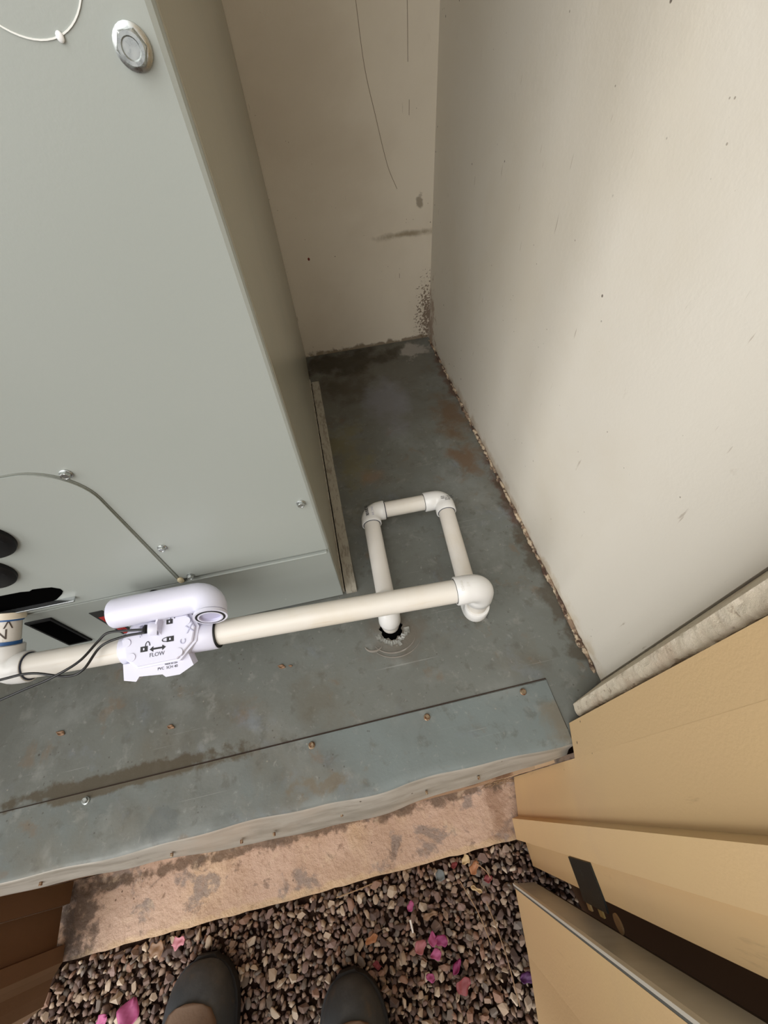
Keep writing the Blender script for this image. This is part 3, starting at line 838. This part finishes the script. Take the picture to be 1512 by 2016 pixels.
# symbols
def slab(name, pts, mat, w=0.0010, h=0.0003):
    bm = bmesh.new()
    a_ = [bm.verts.new(plate_pt(u, v, w+h)) for u, v in pts]; b_ = [bm.verts.new(plate_pt(u, v, w-0.0003)) for u, v in pts]
    bm.faces.new(a_); bm.faces.new(b_[::-1])
    for i in range(len(pts)): bm.faces.new((a_[i], b_[i], b_[(i+1) % len(pts)], a_[(i+1) % len(pts)]))
    return from_bm(name, bm, mat, va)
def uv_of(p_):
    d = Vector(p_)-PC; return d.dot(px), d.dot(py)
def padlock(u, v, sc, open_):
    b = 0.0040*sc
    slab('padlock_symbol', [(u-b, v-b*0.75), (u+b, v-b*0.75), (u+b, v+b*0.75), (u-b, v+b*0.75)], INK)
    slab('keyhole_mark', [(u-b*0.2, v-b*0.3), (u+b*0.2, v-b*0.3), (u+b*0.2, v+b*0.3), (u-b*0.2, v+b*0.3)], VALV, 0.0014)
    pts = []
    for i in range(11):
        t_ = i/10; h_ = b*1.2*math.sin(math.pi*t_)**0.5
        if open_: pts.append(plate_pt(u+b*0.35+b*1.3*t_, v+b*0.75+h_, 0.0012))
        else: pts.append(plate_pt(u-b-h_*1.1, v-b*0.6+b*1.2*t_, 0.0012))
    tube('padlock_shackle', pts, 0.0004, INK, va, 6)
padlock(-0.0160, -0.0060, 1.0, True)
padlock(0.0140, 0.0005, 1.0, False)
padlock(0.0130, 0.0205, 0.9, True)
arr = [(-0.0095, -0.0075), (-0.0055, -0.0045), (-0.0055, -0.0065), (0.0050, -0.0065), (0.0050, -0.0045), (0.0090, -0.0075), (0.0050, -0.0105), (0.0050, -0.0085), (-0.0055, -0.0085), (-0.0055, -0.0105)]
slab('arrow_symbol', arr, INK)
text_mesh('lettering', 'FLOW', 0.0062, M('grey_print', (96, 96, 110), 0.6).m, va, basis(plate_pt(-0.001, -0.0142, 0.0011), px, py), 0.0001)
text_mesh('lettering', 'PVC  SCH 40', 0.0042, INK, va, basis(plate_pt(0.006, -0.0300, -0.0098), px, py), 0.0001)
text_mesh('lettering', 'MADE IN USA', 0.0024, INK, va, basis(plate_pt(0.010, -0.0262, -0.0098), px, py), 0.0001)
text_mesh('embossed_mark', 'X', 0.013, M('emboss_lilac', (176, 176, 200), 0.35).m, va, basis(plate_pt(0.0365, 0.0080, 0.0010), Vector(px)+Vector(py)*0.2, py), 0.0006)
text_mesh('embossed_mark', 'C', 0.009, M('emboss_lilac', (176, 176, 200), 0.35).m, va, basis(plate_pt(0.0290, -0.0050, 0.0010), py, -px), 0.0006)
# four corner bosses
for u, v in ((-0.036, 0.004), (-0.030, -0.013), (0.024, -0.016), (0.033, 0.018)):
    tube('boss', [plate_pt(u, v, -0.012), plate_pt(u, v, 0.0018)], [0.0052, 0.0046], VALV, va, 18)
# handle tube with open end
hx0, hx1, hy, hz = -0.3000, -0.2060, 0.2500, 0.1700
hp = [(hx0, hy, hz), (hx0+0.0008, hy, hz), (hx0+0.003, hy, hz), (hx0+0.012, hy, hz), (-0.25, hy, hz-0.001)]
hr = [0.0130, 0.0158, 0.0172, 0.0175, 0.0175]
for i in range(9):
    t = i/8*math.pi/2
    hp.append((hx1+0.022*math.sin(t), hy-0.020*(1-math.cos(t)), hz-0.002)); hr.append(0.0175-0.0005*i/8)
hp += [(hx1+0.022, hy-0.0245, hz-0.002)]; hr += [0.0172]
ht = tube('handle_tube', hp, hr, VALV, va, 40, (True, True), auto=40)
pc = Vector((hx1+0.0205, hy-0.0262, hz-0.003))
ring('handle_rim', pc+Vector((0, -0.0008, 0)), (0, 1, 0), 0.0150, 0.0188, 0.0036, VALV, ht, 44)
ring('rim_seal', pc+Vector((0, -0.0022, 0)), (0, 1, 0), 0.0138, 0.0164, 0.0012, BLACK, ht, 44)
ring('inner_rim', pc+Vector((0, -0.0022, 0)), (0, 1, 0), 0.0122, 0.0139, 0.0020, VALV, ht, 44)
bm = bmesh.new()
sweep_bm([pc+Vector((0, -0.0012, 0)), pc+Vector((0, 0.0002, 0))], [0.0126, 0.0115], 30, (False, True), bm)
from_bm('tube_bore', bm, M('lavender_bore', (186, 184, 212), 0.4).m, ht, smooth=False)
# stalk carrying the tube
tube('stalk', [(-0.246, 0.240, 0.148), (-0.246, 0.246, 0.160)], [0.011, 0.009], VALV, va, 20)
bm = bmesh.new()
tri = [plate_pt(-0.001, 0.006, 0.0), plate_pt(0.004, 0.006, 0.0), plate_pt(0.005, 0.026, 0.0), plate_pt(0.003, 0.026, 0.011), plate_pt(0.000, 0.016, 0.011)]
a_ = [bm.verts.new(q) for q in tri]; b_ = [bm.verts.new(q+px*0.0022) for q in tri]
bm.faces.new(a_); bm.faces.new(b_[::-1])
for i in range(5): bm.faces.new((a_[i], b_[i], b_[(i+1) % 5], a_[(i+1) % 5]))
from_bm('rib', bm, VALV, va)
bm = bmesh.new()
tri = [plate_pt(-0.020, 0.006, 0.0), plate_pt(-0.017, 0.006, 0.0), plate_pt(-0.018, 0.022, 0.0), plate_pt(-0.019, 0.020, 0.006)]
a_ = [bm.verts.new(q) for q in tri]; b_ = [bm.verts.new(q-px*0.0018) for q in tri]
bm.faces.new(a_); bm.faces.new(b_[::-1])
for i in range(4): bm.faces.new((a_[i], b_[i], b_[(i+1) % 4], a_[(i+1) % 4]))
from_bm('rib', bm, VALV, va)
# sensor plug
pg = tube('sensor_plug', [plate_pt(0.000, 0.0150, 0.004), plate_pt(-0.0065, 0.0150, 0.0075), plate_pt(-0.0085, 0.0150, 0.0085)], [0.0082, 0.0080, 0.0060], VALV, va, 24)
PT = plate_pt(-0.0110, 0.0148, 0.0100)
tube('plug_cap', [plate_pt(-0.0080, 0.0150, 0.0085), plate_pt(-0.0110, 0.0150, 0.0105), plate_pt(-0.0125, 0.0150, 0.0112)], [0.0050, 0.0052, 0.0028], BLACK, pg, 18)
# wires
wa = [PT, Vector((-0.285, 0.229, 0.163)), Vector((-0.310, 0.234, 0.157)), Vector((-0.322, 0.2265, 0.154)), Vector((-0.338, 0.207, 0.155)), Vector((-0.3665, 0.1945, 0.155)), Vector((-0.4040, 0.190, 0.148)), Vector((-0.455, 0.178, 0.143)), Vector((-0.53, 0.15, 0.125))]
wb = [PT-py*0.0034, Vector((-0.290, 0.2245, 0.158)), Vector((-0.3185, 0.2215, 0.1515)), Vector((-0.334, 0.199, 0.1500)), Vector((-0.354, 0.1965, 0.1475)), Vector((-0.392, 0.208, 0.1480)), Vector((-0.417, 0.209, 0.1490)), Vector((-0.455, 0.203, 0.1495)), Vector((-0.53, 0.175, 0.145))]
tag(tube('sensor_wire', smooth_path(wa), 0.0015, WIRE, None, 10), 'black wire from the valve plug, the one hanging lower at the left edge', 'wire', 'wires from the valve plug')
tag(tube('sensor_wire', smooth_path(wb), 0.0015, WIRE, None, 10), 'black wire from the valve plug, the upper one lying across the white elbow', 'wire', 'wires from the valve plug')

# ------------------------------------------------------------------ doors
ZB = -0.376
d1_ = empty('door_1', (0.2, 0.0, ZB)); struct(d1_)
pl = [(0.2225, 0.0455), (0.2110, 0.0070), (0.1950, -0.0535)]
plan_prism('door_skin', thick(pl[:2], -0.012), 0.003, 1.55, TAN, d1_)
plan_prism('door_skin', thick([(0.2110, 0.0074), (0.1950, -0.0535)], -0.010), ZB, 1.55, TAN, d1_)
plan_prism('door_rib', [(0.1955, -0.0535), (0.1825, -0.0545), (0.1785, -0.0860), (0.1935, -0.0900), (0.2070, -0.0900), (0.2070, -0.0535)], ZB, 1.55, TAN, d1_)
plan_prism('door_edge', [(0.1932, -0.0901), (0.1930, -0.1270), (0.2060, -0.1270), (0.2060, -0.0901)], ZB, 1.55, TAN, d1_)
plan_prism('door_core', [(0.2350, 0.0440), (0.2070, -0.0530), (0.2062, -0.1250), (0.228, -0.1250), (0.262, 0.0440)], 0.003, 1.55, DOOR_SHADE, d1_)
plan_prism('door_core', [(0.2225, 0.0060), (0.2070, -0.0530), (0.2062, -0.1250), (0.228, -0.1250), (0.250, 0.0060)], ZB+0.004, 0.003, DOOR_SHADE, d1_)
# hinge strap across the gap
hs = from_bm('hinge_strap', bmesh.new(), STRAP, d1_)
bm = bmesh.new()
s_ = [(0.1915, -0.0935), (0.1915, -0.1265), (0.1905, -0.1375)]
for (xa, ya), (xb, yb) in zip(s_, s_[1:]):
    vs = []
    for th in (0, 0.0022):
        for (x, y, z) in ((xa, ya, -0.116), (xb, yb, -0.116), (xb, yb, -0.036), (xa, ya, -0.036)):
            vs.append(bm.verts.new((x+th-0.0006, y, z)))
    for f_ in ((0, 1, 2, 3), (7, 6, 5, 4), (0, 4, 5, 1), (1, 5, 6, 2), (2, 6, 7, 3), (3, 7, 4, 0)): bm.faces.new([vs[i] for i in f_])
bmesh.ops.recalc_face_normals(bm, faces=bm.faces); bm.to_mesh(hs.data); bm.free()
hs['label'] = 'black metal hinge strap'
d2_ = empty('door_2', (0.14, -0.25, ZB)); struct(d2_)
plan_prism('door_skin', thick([(0.1500, -0.1490), (0.1390, -0.2290), (0.1250, -0.3010), (0.075, -0.56)], -0.006), ZB, 1.55, TAN, d2_)
plan_prism('channel_web', thick([(0.1520, -0.1425), (0.1860, -0.1475)], 0.0025), ZB, 1.55, GALV, d2_)
plan_prism('channel_hem', [(0.1480, -0.1410), (0.1525, -0.1412), (0.1535, -0.1445), (0.1520, -0.1450), (0.1482, -0.1445)], ZB, 1.55, M('pale_hem', (206, 200, 186), 0.4, 0.1).m, d2_)
plan_prism('channel_groove', [(0.1492, -0.1440), (0.1530, -0.1440), (0.1530, -0.1500), (0.1504, -0.1500)], ZB+0.002, 1.55, M('groove_grey', (96, 98, 94), 0.5, 0.3).m, d2_)
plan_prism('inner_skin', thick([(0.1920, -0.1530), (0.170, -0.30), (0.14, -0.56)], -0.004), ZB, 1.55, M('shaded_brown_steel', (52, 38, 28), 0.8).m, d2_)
# frame member in the dark behind the gap
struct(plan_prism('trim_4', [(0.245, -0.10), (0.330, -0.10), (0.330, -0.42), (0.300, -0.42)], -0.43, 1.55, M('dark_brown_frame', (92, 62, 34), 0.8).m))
for z_, y_, kind in ((-0.135, -0.131, 0), (-0.137, -0.139, 0)):
    pass
bx = box('spacer_block', 0.1915, 0.1935, -0.1455, -0.1390, -0.112, -0.100, M('tan_spacer', (196, 168, 116), 0.6).m, hs)
box('spacer_block', 0.1915, 0.1935, -0.1455, -0.1390, -0.073, -0.060, M('tan_spacer_b', (186, 160, 100), 0.6).m, hs)
tube('washer', [(0.1915, -0.1430, -0.0190), (0.1935, -0.1430, -0.0190)], 0.0085, M('tan_washer', (150, 120, 84), 0.7).m, hs, 20)
# left door, ribs seen from the closet side, shade put into its brown
d3_ = empty('door_3', (-0.66, -0.05, ZB)); struct(d3_)
plan_prism('door_edge', [(-0.6440, 0.0210), (-0.6440, -0.0100), (-0.6560, -0.0115), (-0.6700, -0.0115), (-0.6700, 0.0210)], ZB, -0.043, DOOR_SHADE, d3_)
plan_prism('door_skin', thick([(-0.6560, -0.0116), (-0.6530, -0.0640)], 0.006), ZB, 1.55, DOOR_SHADE, d3_)
plan_prism('door_rib', [(-0.6535, -0.0640), (-0.6420, -0.0645), (-0.6400, -0.0860), (-0.6460, -0.0940), (-0.6700, -0.0940), (-0.6700, -0.0640)], ZB-0.004, 1.55, DOOR_SHADE, d3_)
plan_prism('door_skin', thick([(-0.6470, -0.0942), (-0.6530, -0.1030), (-0.6560, -0.1190), (-0.6600, -0.1340)], 0.006), ZB-0.006, 1.55, DOOR_SHADE, d3_)
plan_prism('door_skin', thick([(-0.6602, -0.1342), (-0.6880, -0.1465), (-0.76, -0.175), (-1.15, -0.33)], 0.006), ZB-0.008, 1.55, DOOR_SHADE, d3_)

# straw bundle on the kerb by the right door
bm = bmesh.new()
for i in range(90):
    c_ = Vector((0.176+rs.normal(0, 0.014), 0.011+rs.normal(0, 0.005), -0.3815+abs(rs.normal(0, 0.005))))
    a = rs.rand()*math.pi; l_ = 0.008+0.018*rs.rand()
    dv = Vector((math.cos(a), math.sin(a)*0.4, 0.25*rs.normal()))*l_
    q1, q2 = c_-dv, c_+dv
    for q in (q1, q2): q.y = min(q.y, 0.030); q.z = max(q.z, -0.3835)
    sweep_bm([q1, (q1+q2)/2+Vector((0, 0, 0.002)), q2], 0.00045, 4, (False, False), bm)
tag(from_bm('dry_straw', bm, TWIG), 'tangle of dry straw caught between flashing, kerb and tan door', 'straw', kind='stuff')
# pale timber batten seen below the flashing end
bt = subd_box('timber_batten', 0.176, 0.2040, 0.0085, 0.0220, -0.3830, -0.0600, M('pale_batten', (190, 160, 126), 0.8).m, 5, 0.0008, seed=2)
tag(bt, 'short tan batten upright under the right end of the flashing', 'batten')

# ------------------------------------------------------------------ gravel
GZ = -0.43
fl_ = box('floor', -3.0, 3.0, -3.2, 0.9, -0.56, GZ-0.006, SOIL); struct(fl_)
def stone_mesh(seed):
    r = np.random.RandomState(seed)
    bm = bmesh.new()
    for _ in range(14):
        p_ = Vector(r.normal(size=3)).normalized()*(0.82+0.25*r.rand())
        bm.verts.new(p_)
    res = bmesh.ops.convex_hull(bm, input=bm.verts)
    for v in [v for v in bm.verts if not v.link_faces]: bm.verts.remove(v)
    bmesh.ops.bevel(bm, geom=list(bm.edges), offset=0.10, segments=1, affect='EDGES') if seed % 3 == 0 else None
    for v in bm.verts: v.co = Vector((v.co.x*1.15, v.co.y*0.9, v.co.z*0.66))
    bmesh.ops.triangulate(bm, faces=bm.faces)
    me = D.meshes.new('stone'); bm.to_mesh(me); bm.free()
    return me
protos = [stone_mesh(s_) for s_ in range(12)]
arrs = []
for me in protos:
    co = np.empty(len(me.vertices)*3); me.vertices.foreach_get('co', co)
    tr = np.array([list(p_.vertices) for p_ in me.polygons])
    arrs.append((co.reshape(-1, 3), tr))
def rotm(r):
    q = r.normal(size=4); q /= np.linalg.norm(q)
    # mostly flat-lying stones
    q = q*np.array([1, 0.35, 0.35, 1]); q /= np.linalg.norm(q)
    w, x, y, z = q
    return np.array([[1-2*(y*y+z*z), 2*(x*y-z*w), 2*(x*z+y*w)], [2*(x*y+z*w), 1-2*(x*x+z*z), 2*(y*z-x*w)], [2*(x*z-y*w), 2*(y*z+x*w), 1-2*(x*x+y*y)]])
def blocked(x, y):
    if y > -0.090: return True
    return False
big = []
tries = 0
feet = [(-0.405, -0.245, 0.062, 0.118), (-0.166, -0.312, 0.056, 0.118)]
def infeet(x, y, m=0.0):
    return any(((x-cx)/(a+m))**2+((y-cy)/(b+m))**2 < 1 for cx, cy, a, b in feet)
while len(big) < 300 and tries < 20000:
    tries += 1
    x = -0.74+0.93*rs.rand(); y = -0.325+0.228*rs.rand()
    if y < -0.15 and x < -0.64 + 0*(y): 
        if y < -0.11 and x < -0.70: continue
    if x > 0.150 and y < -0.10: continue
    if infeet(x, y, 0.008): continue
    r_ = 0.0068+0.0040*rs.rand()**2
    if all((x-bx_)**2+(y-by_)**2 > (0.8*(r_+br))**2 for bx_, by_, br in big):
        big.append((x, y, r_))
verts, faces, mats_ = [], [], []
off = 0
xs_ = np.arange(-1.3, 0.9, 0.0100); ys_ = np.arange(-0.8, -0.088, 0.0100)
bigA = np.array([(b[0], b[1], b[2]) for b in big])
for layer in range(2):
    for x0_ in xs_:
        for y0_ in ys_:
            x = x0_+rs.uniform(-0.0042, 0.0042); y = y0_+rs.uniform(-0.0042, 0.0042)
            far = (x < -0.85 or x > 0.35 or y < -0.42)
            if far and (layer == 1 or rs.rand() < 0.3): continue
            r_ = 0.0040+0.0038*rs.rand()**1.3
            z = GZ-0.002+layer*0.0055+rs.uniform(-0.0015, 0.0025)
            if layer == 1 and np.min((bigA[:, 0]-x)**2+(bigA[:, 1]-y)**2-(bigA[:, 2]*0.75)**2) < 0: continue
            if infeet(x, y) and layer: continue
            if y > -0.092: continue
            if layer == 1 and rs.rand() < 0.15: continue
            co, tr = arrs[rs.randint(12)]
            c2 = (co*r_) @ rotm(rs).T + np.array([x, y, z])
            verts.append(c2); faces.append(tr+off); off += len(co)
            mats_.append(np.full(len(tr), rs.choice(8, p=[.20, .17, .12, .13, .13, .07, .10, .08])))
V = np.concatenate(verts); F = np.concatenate(faces); MI = np.concatenate(mats_)
me = D.meshes.new('gravel_fill')
me.vertices.add(len(V)); me.vertices.foreach_set('co', V.ravel())
me.loops.add(F.size); me.loops.foreach_set('vertex_index', F.ravel().astype(np.int32))
me.polygons.add(len(F)); me.polygons.foreach_set('loop_start', (np.arange(len(F))*3).astype(np.int32))
me.polygons.foreach_set('material_index', MI.astype(np.int32))
me.update(calc_edges=True); me.validate()
gf = D.objects.new('gravel_fill', me); COL.objects.link(gf); gf.parent = fl_; gf['kind'] = 'stuff'
for m_ in STONE: me.materials.append(m_)
# 300 single stones, each an object of its own
variants = []
for i in range(12):
    for j in range(0, 8, 2):
        mm = protos[i].copy(); mm.name = 'stone'; mm.materials.append(STONE[(j+i) % 8]); variants.append(mm)
for x, y, r_ in big:
    o = D.objects.new('stone', variants[rs.randint(len(variants))]); COL.objects.link(o); o.parent = fl_
    o.location = (x, y, GZ+0.0065+rs.uniform(-0.001, 0.0025))
    o.rotation_euler = (rs.normal(0, 0.3), rs.normal(0, 0.3), rs.rand()*6.28)
    s_ = r_; o.scale = (s_*rs.uniform(0.85, 1.15), s_*rs.uniform(0.85, 1.15), s_)

# ------------------------------------------------------------------ litter on the gravel
def petal(loc, size, mat, label, cat='petal', name='petal', rot=None, curl=0.35, asp=0.7, group=None, lobes=0):
    bm = bmesh.new(); n = 9; rows = []
    for i in range(n+1):
        t = i/n; w = math.sin(math.pi*min(1, t*0.96+0.04))**0.7*asp*0.5*(1+0.22*math.sin(t*7.3+size*900))
        if lobes: w *= 1+0.25*math.sin(t*lobes*math.pi)
        row = []
        for k in range(-3, 4):
            u = k/3*w
            zz_ = curl*(u*u*1.6+(t-0.5)**2*0.7)+0.05*math.sin(9*t+k*1.3+size*500)+0.04*math.cos(5*k+3*t)
            row.append(bm.verts.new((u*size, (t-0.5)*size, zz_*size)))
        rows.append(row)
    for a, b in zip(rows, rows[1:]):
        for k in range(6):
            try: bm.faces.new((a[k], a[k+1], b[k+1], b[k]))
            except ValueError: pass
    me = D.meshes.new(name); bm.to_mesh(me); bm.free()
    o = link(name, me, mat, None, True)
    md = o.modifiers.new('thickness', 'SOLIDIFY'); md.thickness = 0.0005
    o.location = loc; o.rotation_euler = rot or (rs.normal(0, 0.25), rs.normal(0, 0.25), rs.rand()*6.28)
    return tag(o, label, cat, group)
z_ = GZ+0.0165
PL = [((-0.532, -0.176, z_+0.004), 0.040, 0, 'large pink petal on the gravel left of the left boot, nearer the boot', 0.8),
      ((-0.578, -0.174, z_), 0.026, 0, 'small pink petal on the gravel at the bottom edge, left of the large pink one', 0.6),
      ((-0.034, -0.193, z_), 0.024, 4, 'faded rose petal, leftmost of the petal cluster between right boot and tan door', 0.7),
      ((-0.010, -0.188, z_+0.001), 0.020, 0, 'bright pink petal in the middle of the petal cluster', 0.7),
      ((0.004, -0.192, z_+0.002), 0.022, 1, 'magenta petal, topmost right of the petal cluster', 0.8),
      ((-0.010, -0.207, z_), 0.020, 0, 'pink petal, lowest of the petal cluster', 0.7),
      ((0.021, -0.228, z_), 0.024, 1, 'narrow crimson magenta petal standing below the petal cluster', 0.45),
      ((0.026, -0.250, z_), 0.028, 2, 'dull red crumpled petal beneath the crimson petal', 0.8),
      ((0.131, -0.262, z_), 0.022, 3, 'deep purple petal against the foot of the tan door', 0.7),
      ((-0.038, -0.140, z_), 0.016, 0, 'single small pink petal above the white chip', 0.8),
      ((-0.026, -0.232, z_), 0.016, 0, 'tiny pink petal left of the crimson petal', 0.7),
      ((0.112, -0.132, z_), 0.018, 2, 'rust red petal near the steel channel of the tan door', 0.6),
      ((0.056, -0.101, z_), 0.016, 2, 'red petal touching the kerb edge', 0.6),
      ((-0.112, -0.200, z_+0.002), 0.018, 2, 'dull red petal beside the right boot', 0.6)]
for loc, sz, c_, lb, asp in PL: petal(loc, sz, PET[c_], lb, asp=asp)
for loc, sz, c_, lb, asp in (((0.080, -0.098, z_), 0.020, 6, 'cream coloured dry leaf by the kerb', 0.7),
      ((0.092, -0.112, z_), 0.024, 5, 'orange brown curled leaf below the kerb near the tan door', 0.6),
      ((0.026, -0.110, z_+0.002), 0.019, 7, 'slate grey flat chip near the kerb', 0.9),
      ((-0.006, -0.158, z_), 0.028, 8, 'tan folded dry leaf above the petal cluster', 0.35),
      ((0.086, -0.142, z_), 0.022, 6, 'pale straw coloured curled leaf right of the folded leaf', 0.35),
      ((-0.495, -0.106, z_), 0.030, 8, 'large tan dry leaf by the kerb above the left boot', 0.8),
      ((-0.455, -0.104, z_+0.002), 0.028, 4, 'pale pinkish papery leaf touching the kerb above the left boot', 0.6),
      ((-0.116, -0.168, z_), 0.024, 5, 'orange brown leaf above the right boot', 0.5)):
    petal(loc, sz, PET[c_], lb, 'leaf', 'dry_leaf', asp=asp, lobes=3)
o = tube('white_chip', [(-0.043, -0.157, z_), (-0.042, -0.174, z_+0.001)], [0.0022, 0.0016], WHT, None, 10)
tag(o, 'small white sliver lying on the gravel below the single pink petal', 'chip')
for i, (a, b, lb) in enumerate((((0.060, -0.125), (0.088, -0.215), 'long thin dry stem lying diagonally on the gravel right of the petals'), ((0.096, -0.105), (0.118, -0.135), 'short grey twig by the steel channel'), ((-0.17, -0.102), (-0.10, -0.096), 'thin dry stem lying along the kerb'), ((0.098, -0.160), (0.108, -0.290), 'thin brown stem lying near the foot of the tan door'))):
    a3 = Vector((a[0], a[1], z_+0.002)); b3 = Vector((b[0], b[1], z_+0.001)); m3 = (a3+b3)/2+Vector((0.004, 0, 0.003))
    tag(tube('twig', smooth_path([a3, m3, b3], 6), 0.0009, TWIG, None, 6), lb, 'twig')
# bits on the pan
for loc, sz, lb in (((-0.4545, 0.1795, 0.0015), 0.013, 'tiny brown seed leaf on the pan at far left below the pipe'), ((-0.302, 0.1545, 0.0015), 0.011, 'tiny brown leaf scrap on the pan right of the far left one'), ((-0.147, 0.202, 0.0015), 0.012, 'brown crumb of dirt on the pan below the long pipe'), ((-0.134, 0.200, 0.0015), 0.006, 'smallest brown crumb beside the larger crumb on the pan')):
    petal(loc, sz, PET[8], lb, 'leaf scrap', 'leaf_scrap', rot=(0, 0, 1.2), asp=0.45, curl=0.1)

# ------------------------------------------------------------------ the person standing on the gravel
pe = empty('person', (-0.28, -0.30, GZ+0.012), label='person seen only by dusty black boots with brown uppers, standing on the gravel', cat='person')
def boot(cx, ytoe, w, rot, L=0.245):
    """one boot: loft of cross sections from toe (t=0) to heel (t=1)"""
    z0 = GZ+0.012
    def place(x, y, z):
        c, s = math.cos(rot), math.sin(rot)
        return Vector((cx+x*c-y*s, ytoe+x*s+y*c, z))
    def hw(t):   # half width
        return w*0.5*(math.sin(min(1, t/0.26)*math.pi/2)**0.38)*(1-0.20*max(0, min(1, (t-0.35)/0.3)))*(1 if t < 0.86 else math.sqrt(max(0.0, 1-((t-0.86)/0.145)**2)))
    bm = bmesh.new(); rings = []
    ts = [0.002, 0.006, 0.015, 0.032, 0.07, 0.12, 0.18, 0.25, 0.33, 0.42, 0.52, 0.62, 0.72, 0.82, 0.9, 0.95, 0.985]
    for t in ts:
        h = 0.020+0.034*min(1, (t/0.16))**0.6+0.020*max(0, min(1, (t-0.20)/0.25))+0.02*max(0, min(1, (t-0.5)/0.2))
        a = max(hw(t), 0.006)*(0.72 if t < 0.004 else 0.9 if t < 0.01 else 1)
        rg = []
        for k in range(21):
            th = math.pi*k/20
            rg.append(bm.verts.new(place(a*math.copysign(abs(math.cos(th))**0.75, math.cos(th)), -t*L, z0+0.014+(h-0.0)*abs(math.sin(th))**0.8)))
        rings.append(rg)
    for a, b in zip(rings, rings[1:]):
        for k in range(20): bm.faces.new((a[k], a[k+1], b[k+1], b[k]))
    bm.faces.new(rings[0]); bm.faces.new(rings[-1][::-1])
    o = from_bm('boot', bm, BOOT, pe, smooth=True)
    # brown upper panel lying over the foot behind the toe cap
    bm = bmesh.new(); rings = []
    for j, t in enumerate([0.16, 0.175, 0.20, 0.26, 0.34, 0.44, 0.54]):
        h = 0.020+0.034+0.020*max(0, min(1, (t-0.20)/0.25))+0.02*max(0, min(1, (t-0.5)/0.2))
        a = hw(t)*([0.10, 0.42, 0.60, 0.74, 0.80, 0.82, 0.82][j])
        full = max(hw(t), 0.006)
        rg = []
        for k in range(13):
            u = -a+2*a*k/12
            th = math.acos(max(-1, min(1, math.copysign((abs(u)/full)**(1/0.75), u))))
            rg.append(bm.verts.new(place(u, -t*L, z0+0.014+h*abs(math.sin(th))**0.8+0.0016)))
        rings.append(rg)
    for a_, b_ in zip(rings, rings[1:]):
        for k in range(12): bm.faces.new((a_[k], a_[k+1], b_[k+1], b_[k]))
    up_ = from_bm('boot_upper', bm, SUEDE, o, smooth=True)
    up_['label'] = 'brown upper of the boot'
    md = up_.modifiers.new('thickness', 'SOLIDIFY'); md.thickness = 0.0022; md.offset = 0.5
    # sole with a rim standing proud
    bm = bmesh.new(); top = []; bot = []
    outl = []
    for t in ts: outl.append((max(hw(t), 0.005)+0.0045, -t*L))
    pts_ = [(a, b+(0.004 if i == 0 else 0)) for i, (a, b) in enumerate(outl)]+[(-a, b+(0.004 if i == 0 else 0)) for i, (a, b) in list(enumerate(outl))[::-1]]
    for x, y in pts_: top.append(bm.verts.new(place(x, y, z0+0.018))); bot.append(bm.verts.new(place(x*0.97, y, z0-0.003)))
    bm.faces.new(top); bm.faces.new(bot[::-1])
    for i in range(len(top)): bm.faces.new((top[i], bot[i], bot[(i+1) % len(top)], top[(i+1) % len(top)]))
    from_bm('sole', bm, SOLE, o, auto=40)
    # trouser leg from the ankle up
    pts = [place(0, -L*0.66, z0+0.045), place(0, -L*0.70, z0+0.10), place(0, -L*0.74, z0+0.22), place(0.0, -L*0.80-0.03, z0+0.42), place(0.01 if cx > -0.28 else -0.01, -L*0.85-0.06, z0+0.52), place(0, -L*0.85-0.10, z0+0.78)]
    rr = [0.050, 0.052, 0.055, 0.062, 0.066, 0.080]
    sp = smooth_path(pts, 5)
    rad = list(np.interp(np.linspace(0, 5, len(sp)), range(6), rr))
    tube('trouser_leg', sp, rad, TROU, pe, 28)
boot(-0.4020, -0.132, 0.112, math.radians(-4))
boot(-0.1640, -0.198, 0.102, math.radians(3))
hipz = GZ+0.80
bm = bmesh.new()
sweep_bm(smooth_path([(-0.285, -0.455, hipz-0.08), (-0.285, -0.462, hipz), (-0.285, -0.465, hipz+0.10), (-0.285, -0.465, hipz+0.17)], 5), list(np.interp(np.linspace(0, 3, 16), range(4), [0.13, 0.165, 0.155, 0.14])), 32, (True, True), bm)
from_bm('trouser_seat', bm, TROU, pe, smooth=True)
